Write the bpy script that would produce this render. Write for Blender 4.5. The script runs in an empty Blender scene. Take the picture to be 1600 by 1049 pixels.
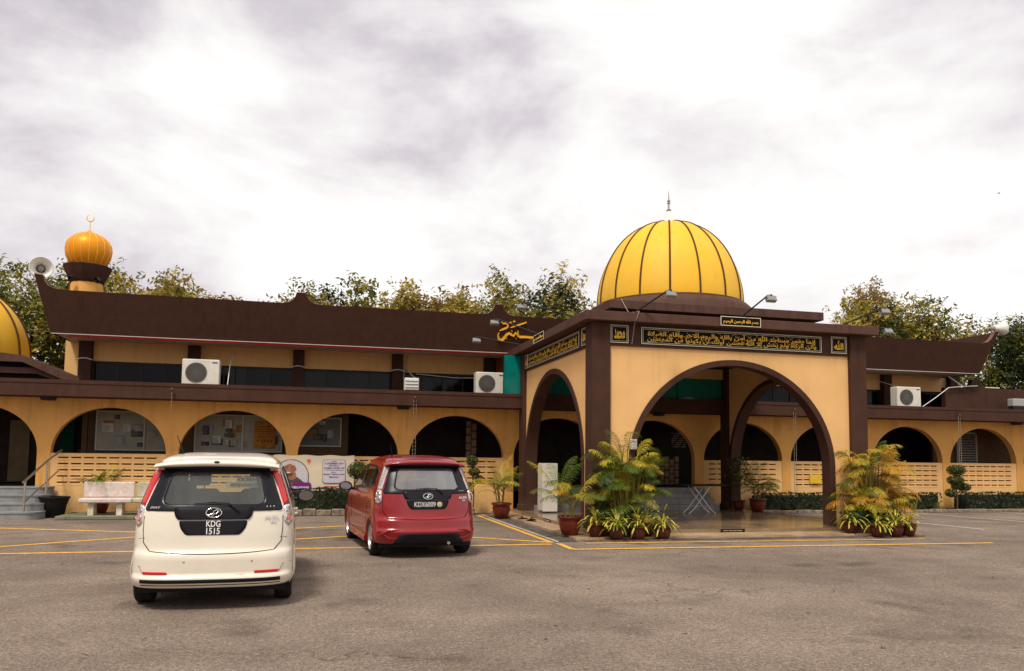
import bpy, math, random
from mathutils import Vector, Matrix, noise as mnoise
S = bpy.context.scene
COL = S.collection
R = math.radians
# ------------------------------------------------------------------ camera
yaw, pitch, roll = 0.24369, 0.0794, 0.01151
fw = Vector((math.sin(yaw)*math.cos(pitch), math.cos(yaw)*math.cos(pitch), math.sin(pitch)))
r0 = Vector((math.cos(yaw), -math.sin(yaw), 0)); u0 = r0.cross(fw)
rr = r0*math.cos(roll)+u0*math.sin(roll); uu = -r0*math.sin(roll)+u0*math.cos(roll)
cd = bpy.data.cameras.new('camera'); cam = bpy.data.objects.new('camera', cd); COL.objects.link(cam)
M3 = Matrix((rr, uu, -fw)).transposed()
cam.matrix_world = Matrix.Translation((0, 0, 1.57)) @ M3.to_4x4()
cd.sensor_width = 36; cd.lens = 1239.4/1600*36; cd.shift_y = (616.08-524.5)/1600
cd.clip_start = .1; cd.clip_end = 2000
S.camera = cam
# ------------------------------------------------------------------ world, sun, exposure
SUN_DIR = Vector((-.42, -.62, 1.25)).normalized()
W = bpy.data.worlds.new('World'); S.world = W; W.use_nodes = True
nt = W.node_tree; nt.nodes.clear()
def N(t, ty, **kw):
    n = t.nodes.new(ty)
    for k, v in kw.items(): setattr(n, k, v)
    return n
def L(t, a, b): t.links.new(a, b)
out = N(nt, 'ShaderNodeOutputWorld'); bg = N(nt, 'ShaderNodeBackground'); L(nt, bg.outputs[0], out.inputs[0])
sky = N(nt, 'ShaderNodeTexSky', sky_type='NISHITA', sun_disc=False)
sky.sun_elevation = math.asin(SUN_DIR.z); sky.sun_rotation = math.atan2(SUN_DIR.x, SUN_DIR.y)
tc = N(nt, 'ShaderNodeTexCoord'); sx = N(nt, 'ShaderNodeSeparateXYZ'); L(nt, tc.outputs['Generated'], sx.inputs[0])
def math_(t, op, a, b=None, c=None, clamp=False):
    n = N(t, 'ShaderNodeMath', operation=op); n.use_clamp = clamp
    for i, v in enumerate((a, b, c)):
        if v is None: continue
        if isinstance(v, (int, float)): n.inputs[i].default_value = v
        else: L(t, v, n.inputs[i])
    return n.outputs[0]
cmb = N(nt, 'ShaderNodeVectorMath', operation='MULTIPLY'); L(nt, tc.outputs['Generated'], cmb.inputs[0]); cmb.inputs[1].default_value = (1.0, 1.0, 2.0)
def noise(t, vec, scale, detail=6, rough=.55, dist=0., dim='3D'):
    n = N(t, 'ShaderNodeTexNoise', noise_dimensions=dim)
    if vec is not None: L(t, vec, n.inputs['Vector'])
    n.inputs['Scale'].default_value = scale; n.inputs['Detail'].default_value = detail
    n.inputs['Roughness'].default_value = rough; n.inputs['Distortion'].default_value = dist
    return n.outputs['Fac']
def ramp(t, fac, stops, interp='LINEAR'):
    n = N(t, 'ShaderNodeValToRGB'); n.color_ramp.interpolation = interp
    e = n.color_ramp.elements
    while len(e) < len(stops): e.new(.5)
    for i, (p, c) in enumerate(stops):
        e[i].position = p; e[i].color = (c[0], c[1], c[2], 1) if not isinstance(c, (int, float)) else (c, c, c, 1)
    L(t, fac, n.inputs[0]); return n.outputs[0]
def mix(t, fac, a, b, blend='MIX'):
    n = N(t, 'ShaderNodeMix', data_type='RGBA', blend_type=blend)
    if isinstance(fac, (int, float)): n.inputs[0].default_value = fac
    else: L(t, fac, n.inputs[0])
    for i, v in ((6, a), (7, b)):
        if isinstance(v, (tuple, list)): n.inputs[i].default_value = (v[0], v[1], v[2], 1)
        else: L(t, v, n.inputs[i])
    return n.outputs[2]
n1 = noise(nt, cmb.outputs[0], 3.3, 10, .56, .2)
n2 = noise(nt, cmb.outputs[0], 1.1, 3, .5, .2)
clo = math_(nt, 'ADD', math_(nt, 'MULTIPLY_ADD', n1, .85, -.125), math_(nt, 'MULTIPLY', n2, .40))
dv = N(nt, 'ShaderNodeVectorMath', operation='DOT_PRODUCT'); L(nt, tc.outputs['Generated'], dv.inputs[0]); dv.inputs[1].default_value = (.85, -.1, .30)
clo = math_(nt, 'ADD', clo, math_(nt, 'MULTIPLY_ADD', dv.outputs['Value'], .085, -.03))
cloud = ramp(nt, clo, [(.33, (.56, .51, .57)), (.41, (.70, .655, .70)), (.48, (.87, .83, .85)), (.55, (.99, .965, .958)), (.63, (1.10, 1.085, 1.07))])
skyd = N(nt, 'ShaderNodeVectorMath', operation='SCALE'); L(nt, sky.outputs[0], skyd.inputs[0]); skyd.inputs['Scale'].default_value = .10
hole = ramp(nt, noise(nt, cmb.outputs[0], 1.9, 5, .5, .3), [(.30, 0.), (.36, 1.)])
cfac = math_(nt, 'MULTIPLY_ADD', hole, .14, .86)
fin = mix(nt, cfac, skyd.outputs[0], cloud)
L(nt, fin, bg.inputs[0]); bg.inputs[1].default_value = 1.0
sl = bpy.data.lights.new('sun', 'SUN'); so = bpy.data.objects.new('sun', sl); COL.objects.link(so)
sl.energy = 2.9; sl.angle = R(12); sl.color = (1, .93, .82)
so.rotation_euler = SUN_DIR.to_track_quat('Z', 'Y').to_euler()
S.view_settings.view_transform = 'Standard'; S.view_settings.look = 'None'
S.view_settings.exposure = 0.0; S.view_settings.gamma = 1; S.view_settings.use_curve_mapping = False
# ------------------------------------------------------------------ materials
MATS = {}
def pmat(name, col, rough=.7, metal=0., var=.0, vscale=3., bump=0., bscale=60., spec=.18, grime=None, coat=0., col2=None, gfac=.5, gscale=1.2, streak=0., splash=0.):
    if name in MATS: return MATS[name]
    m = bpy.data.materials.new(name); m.use_nodes = True; t = m.node_tree
    b = t.nodes['Principled BSDF']; tcn = N(t, 'ShaderNodeTexCoord'); v = tcn.outputs['Object']
    b.inputs['Roughness'].default_value = rough; b.inputs['Metallic'].default_value = metal
    b.inputs['Specular IOR Level'].default_value = spec; b.inputs['Coat Weight'].default_value = coat
    b.inputs['Base Color'].default_value = (*col, 1)
    c = None
    if var or col2:
        f = noise(t, v, vscale, 5, .6)
        lo = tuple(x*(1-var) for x in col); hi = col2 if col2 else tuple(min(1, x*(1+var)) for x in col)
        c = ramp(t, f, [(.3, lo), (.7, hi)])
    if grime:
        f2 = noise(t, v, gscale, 7, .65, .4)
        c = mix(t, math_(t, 'MULTIPLY', ramp(t, f2, [(.45, 0.), (.7, 1.)]), gfac), c if c else col, grime)
    if streak:
        mp = N(t, 'ShaderNodeVectorMath', operation='MULTIPLY'); L(t, v, mp.inputs[0]); mp.inputs[1].default_value = (7, 7, .45)
        f3 = math_(t, 'MULTIPLY', ramp(t, noise(t, mp.outputs[0], 1., 5, .6), [(.50, 0.), (.68, 1.)]), ramp(t, noise(t, v, .8, 3), [(.4, .1), (.6, 1.)]))
        c = mix(t, math_(t, 'MULTIPLY', f3, streak), c if c else col, tuple(x*.38 for x in col))
    if splash:
        s3 = N(t, 'ShaderNodeSeparateXYZ'); L(t, v, s3.inputs[0]); f4 = math_(t, 'MULTIPLY', ramp(t, s3.outputs[2], [(.05, 1.), (.55, 0.)]), ramp(t, noise(t, v, 4, 6, .7), [(.35, 0.), (.6, 1.)]))
        c = mix(t, math_(t, 'MULTIPLY', f4, splash), c if c else col, (.16, .10, .06))
    if c is not None: L(t, c, b.inputs['Base Color'])
    if bump:
        bn = N(t, 'ShaderNodeBump'); bn.inputs['Strength'].default_value = bump; bn.inputs['Distance'].default_value = .01
        L(t, noise(t, v, bscale, 4, .6), bn.inputs['Height']); L(t, bn.outputs[0], b.inputs['Normal'])
    MATS[name] = m; return m
TAN = pmat('tan_paint', (.76, .385, .105), .85, var=.07, vscale=1.3, bump=.35, bscale=45, grime=(.42, .22, .08), gfac=.28, gscale=1.6, streak=.35, splash=.6)
TANP = pmat('tan_porch_paint', (.84, .505, .205), .85, var=.05, vscale=1.1, bump=.3, bscale=45, grime=(.6, .34, .14), gfac=.22, streak=.22, splash=.5)
BROWN = pmat('brown_paint', (.068, .030, .019), .8, var=.16, vscale=2.2, bump=.5, bscale=70, grime=(.055, .026, .02), gfac=.5, gscale=2.5, streak=.5, splash=.5)
BROWNR = pmat('brown_roof_texture', (.062, .027, .017), .9, var=.10, vscale=5, bump=.6, bscale=55, grime=(.05, .023, .018), gfac=.4, gscale=.8, streak=.35)
BROWNL = pmat('brown_cap_paint', (.10, .050, .036), .75, var=.12, vscale=3, bump=.4, bscale=60, grime=(.08, .04, .03), gfac=.35, streak=.5)
SOFF = pmat('white_soffit', (.62, .55, .48), .8, var=.1)
REDT = pmat('red_trim', (.38, .035, .02), .6, var=.2)
GOLD = pmat('gold_dome', (.90, .50, .026), .6, var=.07, vscale=.8, spec=.35, coat=.0, grime=(.72, .52, .12), gfac=.35, streak=.22)
GOLD2 = pmat('small_gold_dome', (.80, .30, .010), .42, metal=.2, var=.12, vscale=3)
WHITE = pmat('white_paint', (.78, .76, .70), .5, var=.06)
IVORY = pmat('ivory_metal', (.72, .68, .58), .45, var=.08, vscale=2, grime=(.4, .33, .24), gfac=.3, gscale=5)
DARK = pmat('dark_metal_and_shade', (.02, .018, .018), .5)
BLACK = pmat('black_paint', (.008, .008, .009), .35)
STEEL = pmat('stainless_steel', (.55, .52, .48), .25, metal=.9)
INT = pmat('shade_dark_interior', (.028, .02, .015), .9, var=.3)  # near-black tone puts the interior shade into the colour
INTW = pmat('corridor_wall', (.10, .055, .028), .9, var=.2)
DGLASS = pmat('dark_glass', (.004, .0045, .006), .06, spec=.16)
TEAL = pmat('teal_glass', (.0, .19, .16), .12, var=.12, vscale=1.5, spec=.5)
GREY = pmat('grey_concrete', (.25, .24, .225), .85, var=.25, vscale=6, bump=.3)
STEPM = pmat('painted_steps', (.27, .275, .27), .8, var=.15, vscale=3, bump=.2, grime=(.12, .11, .1), gfac=.5, gscale=4)
GOLDL = pmat('gold_lettering', (.85, .50, .05), .45)
ORANGE = pmat('orange_lettering', (.85, .40, .03), .5)
PALE = pmat('pale_trim', (.72, .66, .5), .5)
TERRA = pmat('glazed_terracotta', (.13, .022, .012), .35, var=.35, vscale=7, coat=.2)
SOIL = pmat('soil', (.03, .02, .013), .95, var=.4, vscale=20, bump=1)
BARK = pmat('bark', (.12, .085, .055), .9, var=.35, vscale=8, bump=.8)
def leafmat(name, c1, c2, rough=.5, tr=.3):
    m = bpy.data.materials.new(name); m.use_nodes = True; t = m.node_tree; b = t.nodes['Principled BSDF']
    tcn = N(t, 'ShaderNodeTexCoord'); c = ramp(t, noise(t, tcn.outputs['Object'], 2.2, 4, .7), [(.32, c1), (.68, c2)])
    L(t, c, b.inputs['Base Color']); b.inputs['Roughness'].default_value = rough; b.inputs['Specular IOR Level'].default_value = .3
    tl = N(t, 'ShaderNodeBsdfTranslucent'); L(t, c, tl.inputs[0]); ms = N(t, 'ShaderNodeMixShader'); ms.inputs[0].default_value = tr
    L(t, b.outputs[0], ms.inputs[1]); L(t, tl.outputs[0], ms.inputs[2]); L(t, ms.outputs[0], t.nodes['Material Output'].inputs[0])
    MATS[name] = m; return m
LF_D = leafmat('leaf_dark', (.020, .034, .008), (.05, .07, .014))
LF_M = leafmat('leaf_olive', (.14, .14, .018), (.28, .25, .03))
LF_Y = leafmat('leaf_yellow', (.34, .27, .035), (.55, .40, .07))
LF_B = leafmat('leaf_brownish', (.27, .17, .04), (.42, .27, .08))
PM_G = leafmat('palm_green', (.07, .12, .012), (.20, .25, .025), .4)
PM_Y = leafmat('palm_yellow', (.40, .34, .02), (.72, .52, .05), .4)
PM_O = leafmat('palm_orange', (.50, .25, .015), (.78, .38, .04), .4)
PM_D = leafmat('palm_dark', (.03, .06, .01), (.09, .13, .02), .4)
SP_Y = leafmat('spider_leaf', (.45, .42, .03), (.85, .72, .14), .4)
HEDGE = leafmat('hedge_leaf', (.008, .014, .005), (.03, .04, .01), .5, .15)
def glassmat(name, tint, refl=.12, opac=.4, body=(.02, .022, .02)):
    m = bpy.data.materials.new(name); m.use_nodes = True; t = m.node_tree; t.nodes.clear()
    o = N(t, 'ShaderNodeOutputMaterial'); tr = N(t, 'ShaderNodeBsdfTransparent'); tr.inputs[0].default_value = (*tint, 1)
    df = N(t, 'ShaderNodeBsdfDiffuse'); df.inputs[0].default_value = (*body, 1)
    gl = N(t, 'ShaderNodeBsdfGlossy'); gl.inputs[0].default_value = (1, 1, 1, 1); gl.inputs['Roughness'].default_value = .02
    m1 = N(t, 'ShaderNodeMixShader'); m1.inputs[0].default_value = opac; L(t, tr.outputs[0], m1.inputs[1]); L(t, df.outputs[0], m1.inputs[2])
    lw = N(t, 'ShaderNodeFresnel'); lw.inputs[0].default_value = 1.5
    f = math_(t, 'ADD', lw.outputs[0], refl, clamp=True)
    m2 = N(t, 'ShaderNodeMixShader'); L(t, f, m2.inputs[0]); L(t, m1.outputs[0], m2.inputs[1]); L(t, gl.outputs[0], m2.inputs[2])
    L(t, m2.outputs[0], o.inputs[0]); MATS[name] = m; return m
# ------------------------------------------------------------------ mesh builder
WORLD = {}
class MB:
    def __init__(s): s.v = []; s.f = []; s.m = []; s.s = []
    def add(s, vs, fs, m=0, smooth=False):
        o = len(s.v); s.v.extend(Vector(q) for q in vs)
        for f in fs: s.f.append([i+o for i in f]); s.m.append(m); s.s.append(smooth)
        return s
    def box(s, x0, x1, y0, y1, z0, z1, m=0):
        vs = [(x, y, z) for x in (x0, x1) for y in (y0, y1) for z in (z0, z1)]
        return s.add(vs, [(0, 1, 3, 2), (4, 6, 7, 5), (0, 4, 5, 1), (2, 3, 7, 6), (0, 2, 6, 4), (1, 5, 7, 3)], m)
    def rbox(s, x0, x1, y0, y1, z0, z1, b=.02, m=0):
        # chamfered box
        A = [(x0, x1), (y0, y1), (z0, z1)]; vs = []; ids = {}
        for sx_ in (0, 1):
            for sy in (0, 1):
                for sz in (0, 1):
                    sg = (sx_, sy, sz)
                    for ax in range(3):
                        p = [A[k][sg[k]] + (0 if k == ax else (b if sg[k] == 0 else -b)) for k in range(3)]
                        ids[(sg, ax)] = len(vs); vs.append(p)
        fs = []
        for ax in range(3):
            o1, o2 = [(1, 2), (2, 0), (0, 1)][ax]
            for sd in (0, 1):
                q = []
                for (a, c) in ((0, 0), (1, 0), (1, 1), (0, 1)):
                    g = [0, 0, 0]; g[ax] = sd; g[o1] = a; g[o2] = c; q.append(ids[(tuple(g), ax)])
                fs.append(q if sd else q[::-1])
            for a in (0, 1):
                for c in (0, 1):
                    g0 = [0, 0, 0]; g1 = [0, 0, 0]; g0[o1] = g1[o1] = a; g0[o2] = g1[o2] = c; g1[ax] = 1
                    fs.append([ids[(tuple(g0), o1)], ids[(tuple(g1), o1)], ids[(tuple(g1), o2)], ids[(tuple(g0), o2)]])
        for sg in {k[0] for k in ids}: fs.append([ids[(sg, a)] for a in range(3)])
        return s.add(vs, fs, m)
    def tube(s, pts, r, n=8, m=0, caps=True, smooth=True):
        pts = [Vector(p) for p in pts]; rs = r if isinstance(r, (list, tuple)) else [r]*len(pts)
        vs = []; up = None
        for i, p in enumerate(pts):
            d = (pts[min(i+1, len(pts)-1)]-pts[max(i-1, 0)]).normalized()
            if up is None:
                a = d.cross(Vector((0, 0, 1)))
                if a.length < .1: a = d.cross(Vector((1, 0, 0)))
            else: a = up - d*up.dot(d)
            a.normalize(); up = a; b = d.cross(a)
            for k in range(n):
                t = 2*math.pi*k/n; vs.append(p+(a*math.cos(t)+b*math.sin(t))*rs[i])
        fs = [(i*n+k, i*n+(k+1) % n, (i+1)*n+(k+1) % n, (i+1)*n+k) for i in range(len(pts)-1) for k in range(n)]
        s.add(vs, fs, m, smooth)
        if caps: s.add(vs[:n], [list(range(n))[::-1]], m); s.add(vs[-n:], [list(range(n))], m)
        return s
    def lathe(s, c, prof, n=32, m=0, smooth=True, axis='z', a0=0., a1=2*math.pi):
        c = Vector(c); vs = []; full = abs(a1-a0-2*math.pi) < 1e-6; k_ = n if full else n+1
        for (r, z) in prof:
            for k in range(k_):
                t = a0+(a1-a0)*k/n
                p = (r*math.cos(t), r*math.sin(t), z)
                if axis == 'x': p = (z, r*math.cos(t), r*math.sin(t))
                if axis == 'y': p = (r*math.cos(t), z, r*math.sin(t))
                vs.append(c+Vector(p))
        fs = []
        for i in range(len(prof)-1):
            for k in range(n):
                k2 = (k+1) % n if full else k+1
                fs.append((i*k_+k, i*k_+k2, (i+1)*k_+k2, (i+1)*k_+k))
        return s.add(vs, fs, m, smooth)
    def prism(s, pts, d, m=0):
        # pts: planar outline (3D), d: extrusion vector
        n = len(pts); d = Vector(d); vs = [Vector(p) for p in pts]+[Vector(p)+d for p in pts]
        fs = [list(range(n)), [i+n for i in range(n)][::-1]]+[(i, i+n, (i+1) % n+n, (i+1) % n)[::-1] for i in range(n)]
        return s.add(vs, fs, m)
    def ball(s, c, rx, ry, rz, nu=12, nv=8, m=0):
        c = Vector(c); vs = [c+Vector((0, 0, -rz))]
        for j in range(1, nv):
            a = -math.pi/2+math.pi*j/nv
            for i in range(nu):
                b = 2*math.pi*i/nu; vs.append(c+Vector((rx*math.cos(a)*math.cos(b), ry*math.cos(a)*math.sin(b), rz*math.sin(a))))
        vs.append(c+Vector((0, 0, rz))); fs = []
        for i in range(nu):
            fs.append((0, 1+(i+1) % nu, 1+i)); fs.append((len(vs)-1, 1+(nv-2)*nu+i, 1+(nv-2)*nu+(i+1) % nu))
            for j in range(nv-2):
                a = 1+j*nu; fs.append((a+i, a+(i+1) % nu, a+nu+(i+1) % nu, a+nu+i))
        return s.add(vs, fs, m, True)
    def xf(s, M, start=0):
        for i in range(start, len(s.v)): s.v[i] = M @ s.v[i]
        return s
    def build(s, name, mats, parent=None):
        if not isinstance(mats, (list, tuple)): mats = [mats]
        w = WORLD.get(parent.name if parent else None, Vector((0, 0, 0)))
        me = bpy.data.meshes.new(name); me.from_pydata([tuple(v-w) for v in s.v], [], s.f)
        for mt in mats: me.materials.append(mt)
        me.polygons.foreach_set('material_index', s.m); me.polygons.foreach_set('use_smooth', s.s); me.update()
        o = bpy.data.objects.new(name, me); COL.objects.link(o)
        if parent: o.parent = parent
        WORLD[o.name] = w; return o
def tag(o, label=None, cat=None, group=None, kind=None):
    if label: o['label'] = label
    if cat: o['category'] = cat
    if group: o['group'] = group
    if kind: o['kind'] = kind
    return o
def thing(name, loc, label, cat, group=None, rz=0):
    o = bpy.data.objects.new(name, None); COL.objects.link(o); o.location = loc; o.rotation_euler[2] = rz
    o.empty_display_size = .2
    WORLD[o.name] = Vector(loc); return tag(o, label, cat, group)
def local(name, label, cat, group=None):
    return thing(name, (0, 0, 0), label, cat, group)
def copy_tree(o, parent=None):
    c = o.copy(); COL.objects.link(c)
    if parent: c.parent = parent
    for ch in list(o.children): copy_tree(ch, c)
    return c
DG = None
def text_mb(mb, body, w, h, place, m=0, ext=.004, bold=0., keep=False, shear=0.):
    """Lettering fitted to w x h, centred, in a local X/Z frame facing -Y, put down with matrix place."""
    cu = bpy.data.curves.new('lettering', 'FONT'); cu.body = body; cu.size = 1; cu.offset = bold; cu.shear = shear
    cu.resolution_u = 3; cu.align_x = 'CENTER'; cu.space_line = .95
    ob = bpy.data.objects.new('lettering', cu); COL.objects.link(ob)
    dg = bpy.context.evaluated_depsgraph_get(); me = bpy.data.meshes.new_from_object(ob.evaluated_get(dg))
    vs = [v.co.copy() for v in me.vertices]; fs = [list(p.vertices) for p in me.polygons]
    bpy.data.objects.remove(ob); bpy.data.curves.remove(cu); bpy.data.meshes.remove(me)
    if not vs: return
    x0 = min(v.x for v in vs); x1 = max(v.x for v in vs); y0 = min(v.y for v in vs); y1 = max(v.y for v in vs)
    kx = w/(x1-x0); ky = h/(y1-y0)
    if keep: kx = ky = min(kx, ky)
    n = len(vs); a = [place @ Vector(((v.x-(x0+x1)/2)*kx, -ext, (v.y-(y0+y1)/2)*ky)) for v in vs]
    b = [place @ Vector(((v.x-(x0+x1)/2)*kx, 0, (v.y-(y0+y1)/2)*ky)) for v in vs]
    from collections import Counter
    ed = Counter()
    for f in fs:
        for i in range(len(f)): ed[(f[i], f[(i+1) % len(f)])] += 1
    side = [(i, j, j+n, i+n)[::-1] for (i, j) in ed if (j, i) not in ed]
    mb.add(a+b, fs+side, m)
def T(x, y, z, rz=0., tilt=0.):
    return Matrix.Translation((x, y, z)) @ Matrix.Rotation(rz, 4, 'Z') @ Matrix.Rotation(tilt, 4, 'X')
# ------------------------------------------------------------------ ground
def ground_mat():
    m = bpy.data.materials.new('worn_asphalt'); m.use_nodes = True; t = m.node_tree; b = t.nodes['Principled BSDF']
    v = N(t, 'ShaderNodeTexCoord').outputs['Object']
    base = ramp(t, noise(t, v, .35, 6, .62, .5), [(.30, (.165, .130, .103)), (.50, (.222, .176, .140)), (.70, (.285, .228, .182))])
    pat = ramp(t, noise(t, v, 1.6, 5, .6, .3), [(.38, (.88, .86, .85)), (.62, (1.06, 1.05, 1.04))])
    c = mix(t, .75, base, pat, 'MULTIPLY')
    vo = N(t, 'ShaderNodeTexVoronoi'); L(t, v, vo.inputs['Vector']); vo.inputs['Scale'].default_value = 105
    agg = ramp(t, vo.outputs['Color'], [(.1, (.42, .40, .38)), (.55, (1., 1., 1.)), (.9, (1.9, 1.82, 1.7))])
    c = mix(t, .62, c, agg, 'MULTIPLY')
    fine = ramp(t, noise(t, v, 22, 4, .75), [(.36, (.55, .54, .53)), (.5, (1, 1, 1)), (.66, (1.5, 1.46, 1.4))])
    c = mix(t, .6, c, fine, 'MULTIPLY')
    # old oil stains and tyre dust
    st = ramp(t, noise(t, v, .9, 3, .5, .2), [(.58, 0.), (.70, 1.)])
    c = mix(t, math_(t, 'MULTIPLY', st, .45), c, (.05, .038, .03))
    # fine cracks
    v2 = N(t, 'ShaderNodeTexVoronoi', feature='DISTANCE_TO_EDGE'); v2.inputs['Scale'].default_value = .42
    w = N(t, 'ShaderNodeVectorMath', operation='ADD'); L(t, v, w.inputs[0])
    nz = N(t, 'ShaderNodeTexNoise'); L(t, v, nz.inputs['Vector']); nz.inputs['Scale'].default_value = 1.5; nz.inputs['Detail'].default_value = 6
    L(t, nz.outputs['Color'], w.inputs[1]); L(t, w.outputs[0], v2.inputs['Vector'])
    cr = math_(t, 'MULTIPLY', ramp(t, v2.outputs['Distance'], [(.0, 1.), (.006, 0.)]), ramp(t, noise(t, v, .25, 2), [(.5, 0.), (.6, .7)]))
    c = mix(t, cr, c, (.03, .022, .018))
    L(t, c, b.inputs['Base Color']); b.inputs['Roughness'].default_value = .93; b.inputs['Specular IOR Level'].default_value = .12
    bn = N(t, 'ShaderNodeBump'); bn.inputs['Strength'].default_value = .6; bn.inputs['Distance'].default_value = .012
    hh = math_(t, 'ADD', math_(t, 'MULTIPLY', vo.outputs['Distance'], .7), noise(t, v, 30, 4, .7)); L(t, hh, bn.inputs['Height']); L(t, bn.outputs[0], b.inputs['Normal'])
    return m
MB().add([(-260, -120, 0), (300, -120, 0), (300, 320, 0), (-260, 320, 0)], [(0, 1, 2, 3)]).build('asphalt_ground', ground_mat())['kind'] = 'structure'
def worn_line(name, col):
    m = bpy.data.materials.new(name); m.use_nodes = True; t = m.node_tree; b = t.nodes['Principled BSDF']
    v = N(t, 'ShaderNodeTexCoord').outputs['Object']
    f = ramp(t, noise(t, v, 9, 7, .75), [(.40, 1.), (.60, 0.)])
    c = mix(t, math_(t, 'MULTIPLY', f, .55), col, (.17, .135, .105))
    c = mix(t, ramp(t, noise(t, v, 2.2, 3, .6), [(.5, 0.), (.8, .2)]), c, (.17, .135, .105))
    L(t, c, b.inputs['Base Color']); b.inputs['Roughness'].default_value = .85; return m
YL = worn_line('worn_yellow_road_paint', (1.0, .50, .03)); WL = worn_line('worn_white_road_paint', (.72, .67, .6))
def line(mb, a, b, w=.09, z=.004, seg=1):
    a = Vector((*a, z)); b = Vector((*b, z)); d = (b-a).normalized(); p = Vector((-d.y, d.x, 0))*w/2
    mb.add([a-p, b-p, b+p, a+p], [(0, 1, 2, 3)])
ym = MB(); zz = .004
for i, (a, b) in enumerate([((-14, 13.75), (4.25, 13.98)), ((-9.5, 19.9), (-1.0, 16.2)), ((-9, 11.5+.3), (-1.9, 17.2)), ((-1.6, 17.1), (2.9, 19.2)), ((-1.2, 15.0), (2.0, 16.5)), ((1.4, 16.8), (4.3, 14.25)),
               ((4.32, 21.0), (4.32, 14.2)), ((4.40, 14.05), (4.36, 13.1)), ((4.36, 13.1), (12.95, 12.95)), ((4.9, 13.98), (12.1, 13.8)), ((-14, 17.0), (-9.5, 17.2))]):
    line(ym, a, b, (.13 if i < 6 else .11) if i != 8 else .13, zz+i*.0006)
tag(ym.build('yellow_road_markings', YL), kind='structure')
wm = MB()
for i, (a, b) in enumerate([((12.4, 21.0), (11.9, 15.2)), ((15.0, 20.9), (15.35, 15.6)), ((18.0, 20.9), (18.75, 16.2)), ((21.2, 20.9), (22.2, 16.4))]):
    line(wm, a, b, .10, .005+i*.0006)
tag(wm.build('white_parking_lines', WL), kind='structure')
# drain strip and kerb edge beside the porch
dr = MB(); dr.add([(4.44, 21, .006), (4.44, 14.3, .006), (4.9, 14.3, .006), (4.9, 21, .006)], [(0, 1, 2, 3)])
tag(dr.build('drain_strip', pmat('damp_concrete', (.13, .11, .095), .8, var=.45, vscale=5, bump=.5, grime=(.03, .028, .02), gfac=.8, gscale=3)), kind='structure')
k = MB(); k.rbox(4.41, 4.46, 14.2, 21.0, 0, .03, .008); tag(k.build('drain_kerb', pmat('pale_kerb', (.42, .37, .31), .85, var=.3, vscale=6)), kind='structure')
# tile apron round the porch
def tile_mat(name, col, rough, sc, var=.12, grout=.55):
    m = bpy.data.materials.new(name); m.use_nodes = True; t = m.node_tree; b = t.nodes['Principled BSDF']
    v = N(t, 'ShaderNodeTexCoord').outputs['Object']
    br = N(t, 'ShaderNodeTexBrick'); L(t, v, br.inputs['Vector']); br.offset = 0
    br.inputs['Scale'].default_value = 1/sc; br.inputs['Mortar Size'].default_value = .008; br.inputs['Brick Width'].default_value = 1; br.inputs['Row Height'].default_value = 1
    br.inputs['Color1'].default_value = (*[c*(1-var) for c in col], 1); br.inputs['Color2'].default_value = (*[c*(1+var) for c in col], 1)
    br.inputs['Mortar'].default_value = (*[c*grout for c in col], 1)
    d = ramp(t, noise(t, v, 1.3, 6, .65), [(.35, (.6, .56, .5)), (.65, (1.05, 1.05, 1.05))])
    L(t, mix(t, .8, br.outputs['Color'], d, 'MULTIPLY'), b.inputs['Base Color'])
    rg = math_(t, 'MULTIPLY_ADD', noise(t, v, 3, 4), .2, rough-.1); L(t, rg, b.inputs['Roughness']); return m
APR = tile_mat('beige_apron_tiles', (.50, .34, .20), .5, .3)
FLR = tile_mat('polished_floor_tiles', (.28, .195, .115), .16, .6)
ap = MB(); ap.box(4.92, 12.75, 14.6, 15.28, 0, .045); ap.box(4.92, 5.45, 15.281, 22.09, 0, .045); ap.box(12.41, 12.75, 15.281, 22.09, 0, .045)
tag(ap.build('tiled_apron', APR), kind='structure')
g2 = MB(); g2.add([(5.0, 14.36, .0065), (12.6, 14.36, .0065), (12.6, 14.6, .0065), (5.0, 14.6, .0065)], [(0, 1, 2, 3)]); g2.box(5.0, 12.6, 14.30, 14.36, 0, .02)
for i in range(4): g2.box(6.9+i*1.35, 7.75+i*1.35, 14.40, 14.56, .007, .014)
tag(g2.build('drain_channel', pmat('drain_concrete', (.16, .125, .10), .85, var=.45, vscale=4, bump=.4, grime=(.035, .026, .02), gfac=.7, gscale=2)), kind='structure')
sl_ = MB(); sl_.rbox(-5.75, -2.4, 20.45, 22.08, 0, .09, .015)
tag(sl_.build('mossy_slab', pmat('mossy_concrete', (.20, .19, .13), .9, var=.3, vscale=4, bump=.5, grime=(.09, .11, .04), gfac=.7, gscale=2)), kind='structure')
bd = MB(); bd.box(-2.3, 4.3, 21.42, 22.08, 0, .12); bd.box(12.8, 27, 21.15, 22.08, 0, .07)
tag(bd.build('planting_bed', SOIL), kind='structure')
STONE = pmat('rough_stone', (.27, .21, .15), .9, var=.5, vscale=9, bump=1, bscale=18, grime=(.07, .06, .04), gfac=.7, gscale=5)
kb = MB(); random.seed(4); x = -2.3
while x < 4.2:
    w = random.uniform(.18, .42); h = random.uniform(.15, .2)
    kb.rbox(x, min(x+w-.012, 4.28), 21.22+random.uniform(-.015, .015), 21.42, 0, h, .02); x += w
x = 12.8
while x < 27:
    w = random.uniform(.5, .8); kb.rbox(x, x+w-.01, 20.98, 21.15, 0, .1+random.uniform(-.01, .01), .015); x += w
tag(kb.build('stone_kerb', STONE), kind='structure')
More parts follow.
